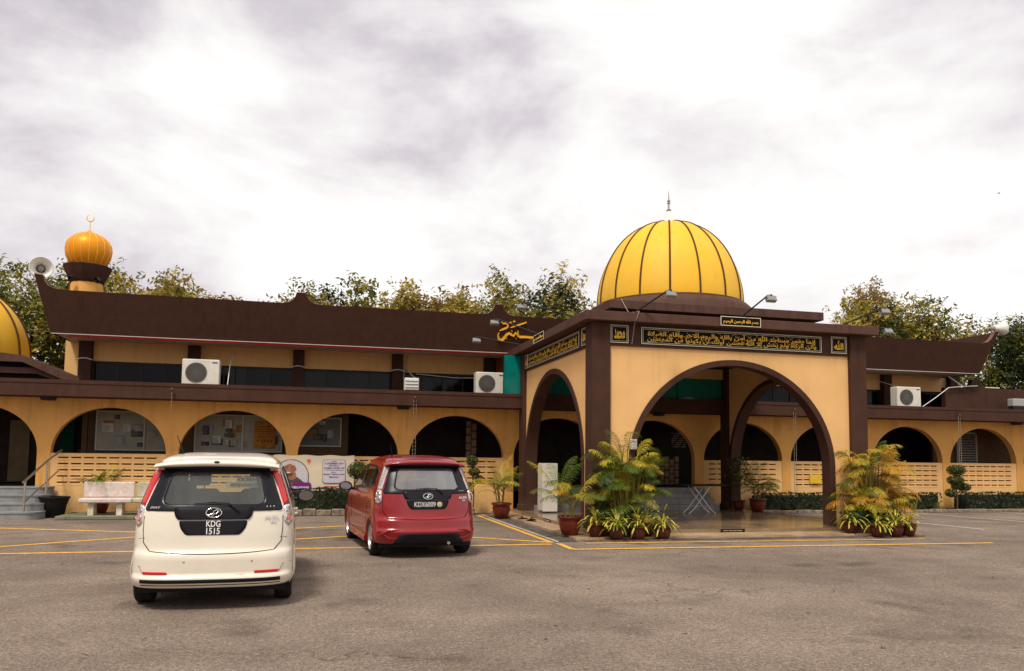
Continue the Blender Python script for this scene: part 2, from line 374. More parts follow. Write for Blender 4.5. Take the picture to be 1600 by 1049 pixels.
# ------------------------------------------------------------------ mosque building
B = thing('mosque_building', (8, 23, 0), 'long tan and brown mosque with a row of round arches under a deep roof band', 'mosque')
X0, P, WD, ZS, ZT, YW = -6.39, 2.988, 2.689, 1.55, 2.72, 22.1
TH = .22; ZTOP = 3.05
def arch_z(x, xc, a, zs, h): 
    t = max(0., 1-((x-xc)/a)**2); return zs+h*math.sqrt(t)
def mapXZ(y):    # outline coords (s,z,d) -> world, wall facing -Y, d = depth inwards
    return lambda s, z, d: (s, y+d, z)
def mapYZ(x, sg=1):   # wall running along Y, d = depth along +X*sg
    return lambda s, z, d: (x+d*sg, s, z)
def arch_band(mb, F, s0, s1, xc, a, zs, h, z0, ztop, th, n=40, m=0, legs=True):
    """wall from s0..s1, z0..ztop with a semi-elliptical opening; legs = keep solid below the springing outside the opening"""
    xs = [xc-a*math.cos(math.pi*i/n) for i in range(n+1)]
    zz = [arch_z(x, xc, a, zs, h) for x in xs]
    for i in range(n):
        for d, fl in ((0, 0), (th, 1)):
            q = [F(xs[i], zz[i], d), F(xs[i+1], zz[i+1], d), F(xs[i+1], ztop, d), F(xs[i], ztop, d)]
            mb.add(q, [(0, 1, 2, 3) if not fl else (3, 2, 1, 0)], m)
        mb.add([F(xs[i], zz[i], 0), F(xs[i+1], zz[i+1], 0), F(xs[i+1], zz[i+1], th), F(xs[i], zz[i], th)], [(0, 3, 2, 1)], m, True)
    for (a0, a1) in ((s0, xc-a), (xc+a, s1)):
        if a1-a0 > 1e-4:
            for d in (0, th): mb.add([F(a0, z0, d), F(a1, z0, d), F(a1, ztop, d), F(a0, ztop, d)], [(0, 1, 2, 3)], m)
    for xx in (xc-a, xc+a): mb.add([F(xx, z0, 0), F(xx, zs, 0), F(xx, zs, th), F(xx, z0, th)], [(0, 1, 2, 3)], m)
    mb.add([F(s0, ztop, 0), F(s1, ztop, 0), F(s1, ztop, th), F(s0, ztop, th)], [(0, 1, 2, 3)], m)
def vent_wall(x0, x1, y, z0, z1, slots_x, slots_z, sw, sh, th=.16):
    mb = MB(); xe = [x0]; ze = [z0]
    for s in slots_x: xe += [s, s+sw]
    for s in slots_z: ze += [s, s+sh]
    xe.append(x1); ze.append(z1)
    for i in range(len(xe)-1):
        for j in range(len(ze)-1):
            hole = i % 2 == 1 and j % 2 == 1
            a, b, c, d = xe[i], xe[i+1], ze[j], ze[j+1]
            if not hole:
                mb.add([(a, y, c), (b, y, c), (b, y, d), (a, y, d), (a, y+th, c), (b, y+th, c), (b, y+th, d), (a, y+th, d)], [(0, 1, 2, 3), (7, 6, 5, 4)])
            else:
                mb.add([(a, y, c), (b, y, c), (b, y, d), (a, y, d), (a, y+th, c), (b, y+th, c), (b, y+th, d), (a, y+th, d)], [(0, 4, 5, 1), (2, 6, 7, 3), (0, 3, 7, 4), (1, 5, 6, 2)])
                mb.rbox(a-.012, b+.012, y-.012, y-.002, d+.006, d+.024, .003)
                mb.box(a, b, y-.006, y-.001, c-.055, c-.048)
    mb.box(x0, x1, y+.001, y+th, z1, z1+.001)
    return mb
wall = MB()
for i in range(-3, 14):
    x0 = X0+i*P; xc = x0+WD/2; s0 = x0-(P-WD)/2; s1 = s0+P
    z0 = 0. if i in (-1, 4, 5) else ZS
    arch_band(wall, mapXZ(YW), s0, s1, xc, WD/2, ZS, ZT-ZS, 0, ZTOP, TH)
wall.build('arcade_wall', TAN, B)
for i in range(-3, 14):
    if i in (-1, 4, 5): continue
    x0 = X0+i*P
    vw = vent_wall(x0+.002, x0+WD-.002, YW+.02, 0., ZS-.004, [x0+.18+k*.293 for k in range(8)], [.80, .955, 1.11, 1.265, 1.42], .235, .032)
    vw.build('vent_block_wall', TANP, B)
# corridor
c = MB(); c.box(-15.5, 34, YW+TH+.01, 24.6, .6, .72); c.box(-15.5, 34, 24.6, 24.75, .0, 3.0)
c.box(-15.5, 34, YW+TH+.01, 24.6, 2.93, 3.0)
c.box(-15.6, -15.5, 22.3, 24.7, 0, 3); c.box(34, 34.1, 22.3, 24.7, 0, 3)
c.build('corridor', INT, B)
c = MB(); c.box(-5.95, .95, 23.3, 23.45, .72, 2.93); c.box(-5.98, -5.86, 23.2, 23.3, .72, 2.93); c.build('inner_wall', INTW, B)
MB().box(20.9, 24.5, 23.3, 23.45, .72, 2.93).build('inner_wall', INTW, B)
MB().rbox(-8.12, -7.62, 24.52, 24.59, .75, 2.44, .01).build('corridor_door', pmat('corridor_door', (.16, .11, .06), .8, var=.2), B)
MB().rbox(-6.85, -6.5, 24.5, 24.56, .75, 2.5, .01).build('green_curtain', pmat('green_curtain', (.004, .05, .018), .9, var=.3, vscale=8), B)
# breeze block screens
for (xa, xb, za, zb) in ((4.45, 4.9, .8, 2.65), (10.25, 11.6, .75, 1.65)):
    bw = MB()
    nx = int((xb-xa)/.17); 
    for a in range(nx):
        z = za - (a % 2)*.12
        while z < zb-.1:
            bw.rbox(xa+a*.17, xa+a*.17+.145, 23.55, 23.65, max(za, z), min(zb, z+.21), .012); z += .24
    bw.build('breeze_block_screen', pmat('block_screen', (.26, .16, .09), .9, var=.2), B)
gr = MB()
for a in range(9):
    for b_ in range(7):
        if (a*7+b_*3) % 5: gr.box(11.15+a*.055, 11.18+a*.055, 23.5, 23.53, 1.95+b_*.07, 1.985+b_*.07)
gr.build('lattice_panel', pmat('lattice', (.35, .3, .25), .8), B)
lw = MB(); lw.box(21.82, 21.88, 23.2, 23.28, 1.4, 2.62); lw.box(22.62, 22.68, 23.2, 23.28, 1.4, 2.62); lw.box(21.82, 22.68, 23.2, 23.28, 2.56, 2.63)
for j in range(13):
    z = 1.45+j*.085; lw.add([(21.88, 23.2, z), (22.62, 23.2, z), (22.62, 23.27, z+.05), (21.88, 23.27, z+.05)], [(0, 1, 2, 3)])
lw.build('louvre_window', pmat('louvre', (.30, .27, .22), .5), B)
# black rail in the first arch
rl = MB(); rl.box(-5.85, -4.35, 22.36, 22.39, 1.60, 1.63)
for j in range(11): rl.box(-5.8+j*.14, -5.785+j*.14, 22.37, 22.385, 1.3, 1.6)
rl.build('black_rail', BLACK, B)
# ledge with fascia
lg = MB(); lg.box(-16, 34.5, 21.3, 24.1, 2.93, 3.31)
lg.box(-16, 34.5, 21.285, 21.30, 3.24, 3.33)
lg.build('ledge', BROWN, B)
for xx in (-6.4, 2.35, 9.9, 22.9): MB().lathe((xx, 21.75, 2.93), [(0, -.09), (.16, -.085), (.2, 0)], 16).build('downlight', DARK, B)
# upper wall, windows, columns
UY = 24.0
up = MB(); up.box(-6.71, 22.3, UY, UY+.2, 4.10, 4.9); up.box(-6.71, 22.3, UY, UY+.2, 3.31, 3.36); up.box(-6.71, -6.2, UY, UY+.2, 3.36, 4.10)
up.box(-6.71, -6.55, UY+.2, 29.8, 3.31, 4.9); up.box(22.14, 22.3, UY+.2, 29.8, 3.31, 4.9); up.box(-6.55, 22.14, 29.8, 30.0, 3.31, 4.9)
up.build('upper_wall', TANP, B)
colx = [-6.16, -3.37, -.50, 2.37, 5.2, 8.05, 10.9, 13.75, 16.65, 19.55, 22.35]
cm = MB()
for x in colx:
    cm = MB(); cm.box(x-.16, x+.16, UY-.22, UY+.02, 3.31, 4.72); cm.build('upper_column', BROWN, B)
wf = []
for i in range(len(colx)-1):
    a, b = colx[i]+.16, colx[i+1]-.16
    f = MB(); f.box(a, b, UY+.08, UY+.12, 4.04, 4.095)
    n = 4
    for k in range(n+1):
        x = a+(b-a)*k/n; f.box(x-.018, x+.018, UY+.07, UY+.12, 3.37, 4.04)
    fo = f.build('window', pmat('window_frame', (.05, .04, .035), .5), B)
    g = MB()
    for k in range(n):
        xa = a+(b-a)*k/n+.02; xb = a+(b-a)*(k+1)/n-.02; t = random.uniform(-.012, .012)
        g.add([(xa, UY+.10+t, 3.365), (xb, UY+.10-t, 3.365), (xb, UY+.10-t+.01, 4.045), (xa, UY+.10+t+.01, 4.045)], [(0, 1, 2, 3)])
    g.build('pane', DGLASS, fo)
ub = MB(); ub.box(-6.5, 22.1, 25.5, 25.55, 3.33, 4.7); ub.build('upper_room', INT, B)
# white service pipe along the upper wall
def wires(name, lst, r, mat, parent):
    for pts in lst: MB().tube(pts, r, 6).build(name, mat, parent)
def arcpts(a, b, up_=.03, n=6):
    a = Vector(a); b = Vector(b); return [a.lerp(b, t/n)+Vector((0, -.02, up_*math.sin(math.pi*t/n))) for t in range(n+1)]
wires('service_pipe', [arcpts((x-.2, UY-.24, 4.10), (x+.2, UY-.24, 4.10), .045) for x in colx[:4]] + [
    [(2.75, UY-.05, 4.55), (2.62, UY-.1, 4.3), (2.55, UY-.2, 3.9), (2.58, 22.5, 3.55), (2.42, 22.4, 3.36)], [(2.62, 23.9, 4.25), (2.72, 23.0, 3.9), (2.8, 22.5, 3.75)],
    [(-2.3, 22.45, 3.4), (-2.3, 22.9, 4.0), (-2.28, UY-.05, 4.5)], [(2.95, UY-.04, 4.06), (4.1, UY-.04, 3.98), (5.0, 23.4, 3.95)],
    [(18.9, 22.5, 4.05), (18.9, UY-.05, 4.5)], [(19.6, 22.35, 3.35), (20.3, 22.4, 3.75), (20.9, 22.5, 4.1), (21.5, 22.5, 4.16)], [(21.0, 22.6, 4.5), (21.5, 22.5, 4.16), (22.1, 22.5, 4.2)]], .014, WHITE, B)
# roof band
def roofy(z): return 22.3-.3*(z-4.6)/1.08
top = [(-6.93, 6.02), (-6.73, 5.99), (-6.70, 5.86), (-6.62, 5.75), (-6.48, 5.69), (-6.3, 5.67), (-.92, 5.65), (-.78, 5.67), (-.66, 5.74), (-.60, 5.83), (-.57, 5.93), (-.33, 5.93), (-.30, 5.83), (-.22, 5.74), (-.10, 5.67), (.02, 5.65),
       (4.60, 5.645), (4.74, 5.67), (4.84, 5.74), (4.90, 5.83), (4.93, 5.93), (5.15, 5.93), (5.18, 5.83), (5.25, 5.74), (5.36, 5.67), (5.48, 5.64), (10.1, 5.63), (10.4, 5.9), (10.65, 5.9), (10.9, 5.63), (21.85, 5.60), (22.08, 5.64), (22.2, 5.74), (22.27, 5.88), (22.3, 5.98), (22.48, 6.02)]
TH_R = .14
fr = MB()
bl, br_ = (-6.6, 4.6), (22.0, 4.58)
nT = len(top)
def bot(x): 
    t = (x-top[0][0])/(top[-1][0]-top[0][0]); return (bl[0]+(br_[0]-bl[0])*t, 4.6)
for off, fl in ((0, 0), (TH_R, 1)):
    for i in range(nT-1):
        (xa, za), (xb, zb) = top[i], top[i+1]; (ca, da), (cb, db) = bot(xa), bot(xb)
        fr.add([(ca, roofy(da)+off, da), (cb, roofy(db)+off, db), (xb, roofy(zb)+off, zb), (xa, roofy(za)+off, za)], [(0, 1, 2, 3) if not fl else (3, 2, 1, 0)])
for i in range(nT-1):
    (xa, za), (xb, zb) = top[i], top[i+1]
    fr.add([(xa, roofy(za), za), (xb, roofy(zb), zb), (xb, roofy(zb)+TH_R, zb), (xa, roofy(za)+TH_R, za)], [(0, 1, 2, 3)])
    (ca, da), (cb, db) = bot(xa), bot(xb); fr.add([(ca, roofy(da), da), (cb, roofy(db), db), (cb, roofy(db)+TH_R, db), (ca, roofy(da)+TH_R, da)], [(3, 2, 1, 0)])
fr.add([(bl[0], 22.3, 4.6), (top[0][0], roofy(6.02), 6.02), (top[0][0], 30.6, 6.02), (bl[0], 30.3, 4.6)], [(0, 1, 2, 3)])
fr.add([(22.0, 22.3, 4.6), (22.48, roofy(6.02), 6.02), (22.48, 30.6, 6.02), (22.0, 30.3, 4.6)], [(3, 2, 1, 0)])
fr.add([(-6.7, 22.2, 5.45), (22.2, 22.2, 5.45), (22.2, 30.4, 5.45), (-6.7, 30.4, 5.45)], [(0, 1, 2, 3)])
fr.add([(-6.6, 30.3, 4.6), (22, 30.3, 4.6), (22.3, 30.6, 5.7), (-6.9, 30.6, 5.7)], [(3, 2, 1, 0)])
fr.build('roof_band', BROWNR, B)
# pale coping on the little horns
cp = MB()
for seg in (top[0:6], top[6:16], top[16:26], top[30:36]):
    cp = MB()
    for i in range(len(seg)-1):
        (xa, za), (xb, zb) = seg[i], seg[i+1]
        if abs(xb-xa) > 1: continue
        cp.add([(xa, roofy(za)-.006, za+.0), (xb, roofy(zb)-.006, zb), (xb, roofy(zb)-.006, zb+.018), (xa, roofy(za)-.006, za+.018), (xa, roofy(za)+TH_R, za+.018), (xb, roofy(zb)+TH_R, zb+.018)], [(0, 1, 2, 3), (3, 2, 5, 4)])
    cp.build('roof_coping', pmat('faded_coping', (.22, .12, .085), .8, var=.2), B)
sf = MB(); sf.box(-6.58, 21.98, 22.42, UY-.23, 4.62, 4.68); sf.box(-6.58, -6.35, UY-.23, 30.2, 4.62, 4.68); sf.box(-6.58, 21.98, UY-.229, UY-.001, 4.73, 4.78)
sf.build('soffit', SOFF, B)
rt = MB(); rt.box(-6.2, 17.6, 22.36, 22.42, 4.53, 4.585); rt.build('red_trim', REDT, B)
wt = MB(); wt.box(-6.59, 21.99, 22.29, 22.36, 4.585, 4.60); wt.build('drip_edge', SOFF, B)
rtv = MB(); rtv.box(5.40, 5.46, UY-.3, UY-.02, 3.32, 4.6); rtv.build('red_post', REDT, B)
# roof lettering, cut off by the porch
def ribbon(mb, uvw):
    pts = []
    for u, v, w in uvw:
        px, py = 760+u/8, 470+v/8; X = 5.05+(px-778)*.0191; Z = 5.43-(py-505)*.0186+(px-778)*.0008; pts.append((Vector((X, roofy(Z)-.035, Z)), w*.0027))
    n = len(pts); top_ = []; bot_ = []
    for i in range(n):
        d = (pts[min(i+1, n-1)][0]-pts[max(i-1, 0)][0]).normalized(); q = Vector((-d.z, 0, d.x))*pts[i][1]; top_.append(pts[i][0]+q); bot_.append(pts[i][0]-q)
    bk = Vector((0, .025, 0)); m_ = len(mb.v); mb.v += top_+bot_+[p+bk for p in top_]+[p+bk for p in bot_]
    for i in range(n-1):
        for f in ((i, i+1, n+i+1, n+i), (2*n+i, 3*n+i, 3*n+i+1, 2*n+i+1), (i, 2*n+i, 2*n+i+1, i+1), (n+i, n+i+1, 3*n+i+1, 3*n+i)): mb.f.append([m_+q for q in f]); mb.m.append(0); mb.s.append(False)
for st_ in ([(700, 470, 15), (640, 466, 14), (570, 458, 13), (500, 452, 13), (430, 452, 14), (405, 440, 12), (398, 400, 8), (392, 372, 4)], [(405, 440, 12), (370, 400, 10), (345, 440, 12), (318, 425, 12), (290, 408, 13), (262, 420, 14), (240, 450, 15), (215, 482, 17), (186, 496, 16), (162, 470, 13), (152, 430, 9), (160, 398, 5)],
            [(165, 380, 3), (200, 362, 10), (245, 345, 12), (266, 325, 12), (258, 300, 11), (235, 284, 11), (205, 292, 8), (180, 268, 5)], [(300, 340, 4), (350, 322, 9), (420, 300, 9), (495, 274, 7)], [(280, 285, 8), (305, 275, 8)], [(325, 268, 8), (352, 262, 8)], [(318, 372, 6), (322, 395, 3)], [(258, 462, 5), (266, 480, 3)], [(376, 462, 5), (382, 478, 3)]):
    lt = MB(); ribbon(lt, st_); lt.build('roof_lettering', ORANGE, B)
# annex on the right with its parapet
ax = MB(); o_ = [(20.85, 3.32), (20.85, 4.12), (21.7, 4.13), (21.86, 4.18), (21.94, 4.28), (21.98, 4.42), (22.32, 4.42), (22.37, 4.28), (22.46, 4.18), (22.6, 4.14), (27.5, 4.10), (27.5, 3.32)]
ax.prism([(x, 22.6, z) for x, z in o_], (0, .18, 0)); ax.box(22.6, 27.5, 22.79, 30, 3.32, 3.9)
ax.build('annex_parapet', BROWN, B)
ax = MB(); ax.box(22.5, 23.1, 22.58, 22.8, 4.15, 4.185); ax.build('annex_capping', PALE, B)
# dome and stepped slab at the far left, seen over the ledge
D2 = thing('side_dome_pavilion', (-9.7, 25.0, 3.3), 'bright yellow ribbed dome cut by the left edge, on stepped brown slabs above the ledge', 'dome')
s = MB(); s.prism([(-12.2, 22.6, 4.12), (-7.78, 22.6, 4.08), (-7.3, 22.6, 4.03), (-5.97, 22.6, 3.50), (-5.93, 22.6, 3.33), (-6.1, 22.6, 3.33), (-7.30, 22.6, 3.86), (-12.2, 22.6, 3.88)], (0, 4.6, 0))
s.build('upper_slab', BROWNL, D2)
s = MB(); s.prism([(-12.2, 22.75, 3.74), (-7.1, 22.75, 3.73), (-6.45, 22.75, 3.56), (-6.2, 22.75, 3.45), (-6.3, 22.75, 3.33), (-7.0, 22.75, 3.58), (-12.2, 22.75, 3.60)], (0, 4.3, 0))
s.box(-12, -6.9, 23.3, 26.8, 3.33, 3.9, 1); s.build('lower_slab', [BROWNL, DARK], D2)
def dome_profile(rad, h, n=24, foot=.0, p=1.0):
    out_ = []
    for i in range(n+1):
        a = math.pi/2*i/n; out_.append((rad*math.cos(a)**p, h*math.sin(a)))
    return out_
def ribbed_dome(parent, c, rad, h, nrib, mat, ribmat, rr_=.035, prof=None, phase=0.):
    pf = prof or dome_profile(rad, h)
    MB().lathe(c, pf, nrib*5).build('dome', mat, parent)
    for k in range(nrib):
        a = phase+2*math.pi*k/nrib
        pts = [(c[0]+r*math.cos(a)*1.004, c[1]+r*math.sin(a)*1.004, c[2]+z*1.002) for r, z in pf if r > .05]
        MB().tube(pts, rr_, 6).build('rib', ribmat, parent)
RIB = pmat('dark_rib', (.085, .04, .012), .5)
ribbed_dome(D2, (-9.72, 24.8, 4.1), 1.85, 2.1, 16, GOLD, RIB, phase=.13)
# minaret dome behind the roof
MD = thing('small_minaret_dome', (-6.6, 25.3, 5.5), 'small orange gold onion dome with crescent on a brown bowl at the left roof end', 'dome')
MB().lathe((-6.6, 25.3, 0), [(.43, 5.46), (.43, 6.40), (.41, 6.5)], 32).build('tower_drum', TAN, MD)
MB().lathe((-6.6, 25.3, 0), [(.40, 6.48), (.47, 6.56), (.57, 6.76), (.665, 6.99), (.61, 7.01), (.3, 7.02), (0, 7.02)], 12, smooth=False).build('bowl', BROWN, MD)
pf = [(.42, 7.0), (.52, 7.12), (.60, 7.30), (.625, 7.48), (.60, 7.66), (.52, 7.80), (.38, 7.92), (.22, 7.99), (.10, 8.04), (.04, 8.10)]
pf = [(r, z) for r, z in pf]
MB().lathe((-6.6, 25.3, 0), pf, 48).build('onion_dome', GOLD2, MD)
PR = pmat('pale_gold_rib', (.85, .55, .16), .4)
for k in range(18):
    a = 2*math.pi*k/18+.1; MB().tube([(-6.6+r*1.005*math.cos(a), 25.3+r*1.005*math.sin(a), z) for r, z in pf], .009, 5).build('rib', PR, MD)
fn = MB(); fn.tube([(-6.6, 25.3, 8.05), (-6.6, 25.3, 8.38)], .012, 6)
fn.build('finial', PR, MD)
cr = MB(); inner = []; outer = []
for i in range(25):
    a = R(70)+R(320)*i/24; outer.append((-.125*math.cos(a+R(0)), .125*math.sin(a)))
pts = []; rs = []
for i in range(23):
    a = R(110)+R(290)*i/22; pts.append((-6.6+.1*math.cos(a), 25.3, 8.47+.1*math.sin(a))); rs.append(.004+.016*math.sin(math.pi*i/22))
cr.tube(pts, rs, 6); cr.build('crescent', PR, MD)
for x, y in ((-6.88, 24.8), (-6.2, 24.8)):
    q = MB(); q.lathe((x, y, 6.52), [(.0, .02), (.05, .015), (.09, -.02), (.09, -.05), (.04, -.14), (.04, -.2)], 14, axis='y'); o = q.xf(Matrix.Identity(4)).build('roof_loudspeaker', DARK, None)
    tag(o, 'small dark round loudspeaker under the orange dome, %s one of the pair' % ('left' if x < -6.5 else 'right'), 'loudspeaker', 'dark loudspeakers under the small dome')
def horn(name, c, direction, label, r=.3):
    o = thing(name, c, label, 'loudspeaker'); d = Vector(direction).normalized(); q = d.to_track_quat('Z', 'Y').to_matrix().to_4x4()
    M = Matrix.Translation(c) @ q
    m = MB(); m.lathe((0, 0, 0), [(r*1.03, .0), (r, .012), (r*.93, 0), (r*.62, -.12), (r*.40, -.24), (r*.30, -.34), (r*.33, -.341), (r*.44, -.24), (r*.66, -.12), (r*1.03, 0)], 32); m.xf(M).build('horn', WHITE, o)
    m = MB(); m.lathe((0, 0, 0), [(0, -.14), (r*.22, -.16), (r*.30, -.22), (r*.26, -.3)], 20); m.lathe((0, 0, 0), [(0, -.5), (r*.3, -.48), (r*.33, -.36), (r*.32, -.33)], 20); m.xf(M).build('driver', pmat('grey_plastic', (.3, .27, .24), .6), o)
    m = MB(); m.tube([Vector(c)-d*.3, Vector(c)-d*.25+Vector((0, .02, -.38))], .02, 8); m.build('bracket', STEEL, o)
horn('horn_loudspeaker', (-6.82, 22.05, 6.22), (.35, -1, -.05), 'white horn loudspeaker facing the yard from the left roof tip', .27)
horn('horn_loudspeaker', (22.75, 22.0, 6.16), (1, -.12, .06), 'white horn loudspeaker seen side on at the right roof tip', .24)
# ------------------------------------------------------------------ entrance porch
AR = {'\u0627': (0xfe8d, 0xfe8e), '\u0628': 0xfe8f, '\u0629': (0xfe93, 0xfe94), '\u062a': 0xfe95, '\u062c': 0xfe9d, '\u062d': 0xfea1, '\u062e': 0xfea5, '\u062f': (0xfea9, 0xfeaa),
      '\u0630': (0xfeab, 0xfeac), '\u0631': (0xfead, 0xfeae), '\u0632': (0xfeaf, 0xfeb0), '\u0633': 0xfeb1, '\u0634': 0xfeb5, '\u0635': 0xfeb9, '\u0639': 0xfec9, '\u0641': 0xfed1,
      '\u0642': 0xfed5, '\u0643': 0xfed9, '\u0644': 0xfedd, '\u0645': 0xfee1, '\u0646': 0xfee5, '\u0647': 0xfee9, '\u0648': (0xfeed, 0xfeee), '\u0649': (0xfeef, 0xfef0), '\u064a': 0xfef1,
      '\u0622': (0xfe81, 0xfe82), '\u0623': (0xfe83, 0xfe84), '\u0625': (0xfe87, 0xfe88), '\u0644\u0627': (0xfefb, 0xfefc)}
def arabic(s):
    res = []
    for w in s.split(' '):
        if w == '\u0627\u0644\u0644\u0647': res.append('\ufdf2'); continue
        cs = []; i = 0
        while i < len(w):
            if w[i:i+2] in AR: cs.append(w[i:i+2]); i += 2
            else: cs.append(w[i]); i += 1
        o = ''; prev = False
        for i, ch in enumerate(cs):
            f = AR[ch]; dual = isinstance(f, int); nxt = i < len(cs)-1
            if dual: o += chr(f+(3 if prev and nxt else 1 if prev else 2 if nxt else 0)); prev = True
            else: o += chr(f[1] if prev else f[0]); prev = False
        res.append(o[::-1])
    return ' '.join(res[::-1])
V1 = arabic('\u0625\u0646\u0645\u0627 \u064a\u0639\u0645\u0631 \u0645\u0633\u0627\u062c\u062f \u0627\u0644\u0644\u0647 \u0645\u0646 \u0622\u0645\u0646 \u0628\u0627\u0644\u0644\u0647 \u0648\u0627\u0644\u064a\u0648\u0645 \u0627\u0644\u0622\u062e\u0631 \u0648\u0623\u0642\u0627\u0645 \u0627\u0644\u0635\u0644\u0627\u0629'.replace('\u0644\u0622', '\u0644\u0627'))
V2 = arabic('\u0648\u0622\u062a\u0649 \u0627\u0644\u0632\u0643\u0627\u0629 \u0648\u0644\u0645 \u064a\u062e\u0634 \u0625\u0644\u0627 \u0627\u0644\u0644\u0647 \u0641\u0639\u0633\u0649 \u0623\u0648\u0644\u0643 \u0623\u0646 \u064a\u0643\u0648\u0646\u0648\u0627 \u0645\u0646 \u0627\u0644\u0645\u0647\u062a\u062f\u064a\u0646')
BIS = arabic('\u0628\u0633\u0645 \u0627\u0644\u0644\u0647 \u0627\u0644\u0631\u062d\u0645\u0646 \u0627\u0644\u0631\u062d\u064a\u0645')
MHD = arabic('\u0645\u062d\u0645\u062f')
PO = thing('entrance_porch', (8.92, 18.8, 0), 'square porch with tall arches, black and gold inscriptions and a big yellow ribbed dome', 'porch')
XL, XR, YF, YB = 5.59, 12.25, 15.59, 21.62; CW = .42; FZ = .12
f = MB(); f.box(5.45, 12.41, 15.281, 22.09, 0, FZ); f.build('floor', FLR, PO)
st = MB()
for i in range(4): st.box(5.9+.0, 11.4, 20.9+i*.3, 22.3 if i == 3 else 20.9+(i+1)*.3+.3 if i < 2 else 22.2, FZ, FZ+.15*(i+1))
st.build('entrance_steps', GREY, PO)
for (x, y) in ((XL, YF), (XR-CW, YF), (XL, YB-CW), (XR-CW, YB-CW)):
    m = MB(); m.rbox(x, x+CW, y, y+CW, FZ, 4.44, .012); m.rbox(x-.03, x+CW+.03, y-.03, y+CW+.03, FZ, FZ+.16, .012); m.build('column', BROWN, PO)
def ring_band(F, xc, ao, ai, zs, ho, hi, z0, th, n=48):
    mb = MB(); O = [(xc-ao, z0)]+[(xc-ao*math.cos(math.pi*i/n), zs+ho*math.sin(math.pi*i/n)) for i in range(n+1)]+[(xc+ao, z0)]
    I = [(xc-ai, z0)]+[(xc-ai*math.cos(math.pi*i/n), zs+hi*math.sin(math.pi*i/n)) for i in range(n+1)]+[(xc+ai, z0)]
    for i in range(len(O)-1):
        for d, fl in ((0, 0), (th, 1)):
            q = [F(*O[i], d), F(*O[i+1], d), F(*I[i+1], d), F(*I[i], d)]; mb.add(q, [(0, 1, 2, 3) if fl else (3, 2, 1, 0)])
        mb.add([F(*I[i], 0), F(*I[i+1], 0), F(*I[i+1], th), F(*I[i], th)], [(0, 1, 2, 3)], 0, True)
        mb.add([F(*O[i], 0), F(*O[i+1], 0), F(*O[i+1], th), F(*O[i], th)], [(3, 2, 1, 0)], 0, True)
    return mb
SP = 1.40
sides = [(mapXZ(YF+.10), XL+CW, XR-CW, 8.935, 2.495, mapXZ(YF+.07)), (mapYZ(XL+.10), YF+CW, YB-CW, 18.76, 2.44, mapYZ(XL+.07)), (mapYZ(XR-.10, -1), YF+CW, YB-CW, 18.76, 2.44, mapYZ(XR-.07, -1))]
for F, s0, s1, xc, ao, F2 in sides:
    m = MB(); arch_band(m, F, s0, s1, xc, ao-.01, SP, 3.76-SP-.01, FZ, 4.43, .24, 48); m.build('arch_wall', TANP, PO)
    ring_band(F2, xc, ao, ao-.13, SP, 3.76-SP, 3.635-SP, FZ, .31).build('arch_trim', BROWN, PO)
for (a, b, c_, d) in ((XL+CW, XR-CW, YF+.06, YF+.10), ):
    m = MB(); m.box(a, b, c_, d-.002, 3.955, 4.44); m.build('frieze', BROWN, PO)
m = MB(); m.box(XL+.06, XL+.098, YF+CW, YB-CW, 3.955, 4.44); m.build('frieze', BROWN, PO)
m = MB(); m.box(XR-.098, XR-.06, YF+CW, YB-CW, 3.955, 4.44); m.build('frieze', BROWN, PO)
m = MB(); m.box(XL+CW, XR-CW, 21.42, 21.60, 3.96, 4.44); m.build('rear_beam', TANP, PO)
m = MB(); m.box(XL+.3, XR-.3, YF+.35, 21.4, 4.25, 4.30); m.build('ceiling', INT, PO)  # ceiling coloured near black to darken the porch interior
tg = MB(); 
MB().box(5.10, 5.58, 21.49, 21.50, 3.335, 4.42).build('teal_glazing', TEAL, PO)
for k_ in range(4):
    a = 6.02+k_*1.45; MB().box(a+.012, a+1.438, 21.49, 21.50, 3.335, 3.955).build('teal_glazing', TEAL, PO)
for k_ in range(5): MB().box(6.02+k_*1.45-.012, 6.02+k_*1.45+.012, 21.475, 21.51, 3.335, 3.955).build('glazing_bar', DARK, PO)
MB().box(5.085, 5.10, 21.47, 21.51, 3.335, 4.42).build('glazing_bar', DARK, PO)
m = MB(); m.rbox(XL-.2, XR+.2, YF-.2, 22.25, 4.442, 4.64, .008); m.build('cornice', BROWNL, PO)
m = MB(); m.box(6.45, 11.25, 16.3, 21.4, 4.64, 4.83, 1); m.rbox(6.15, 11.45, 16.0, 21.6, 4.83, 5.02, .008); m.build('roof_tier', [BROWNL, DARK], PO)  # recessed base coloured dark to stand for the shade under the slab
m = MB(); m.lathe((8.86, 18.8, 0), [(2.15, 5.02), (2.12, 5.30), (1.98, 5.44), (1.93, 5.46), (1.7, 5.46)], 64); m.build('dome_drum', BROWNL, PO)
pfm = [(1.855*math.cos(R(3.5))*1.0, 0.0)] + [(1.855*math.cos(math.pi/2*i/30)**.96, .08+2.20*math.sin(math.pi/2*i/30)) for i in range(0, 31)]
pfm[0] = (1.845, 0)
ribbed_dome(PO, (8.86, 18.8, 5.45), 1.86, 2.28, 16, GOLD, RIB, .024, prof=pfm, phase=R(-90-2))
m = MB(); m.lathe((8.86, 18.8, 5.45), [(1.89, -.02), (1.91, .02), (1.89, .06), (1.84, .07)], 80); m.build('dome_rim', RIB, PO)
m = MB(); m.lathe((8.86, 18.8, 0), [(.24, 7.70), (.15, 7.82), (.07, 8.02), (.045, 8.06)], 24); fi = m.build('finial', WHITE, PO)
m = MB(); m.lathe((8.86, 18.8, 0), [(.03, 8.06), (.028, 8.25), (.02, 8.38), (.008, 8.58), (0, 8.62)], 12); m.build('spire', STEEL, fi)
m = MB()
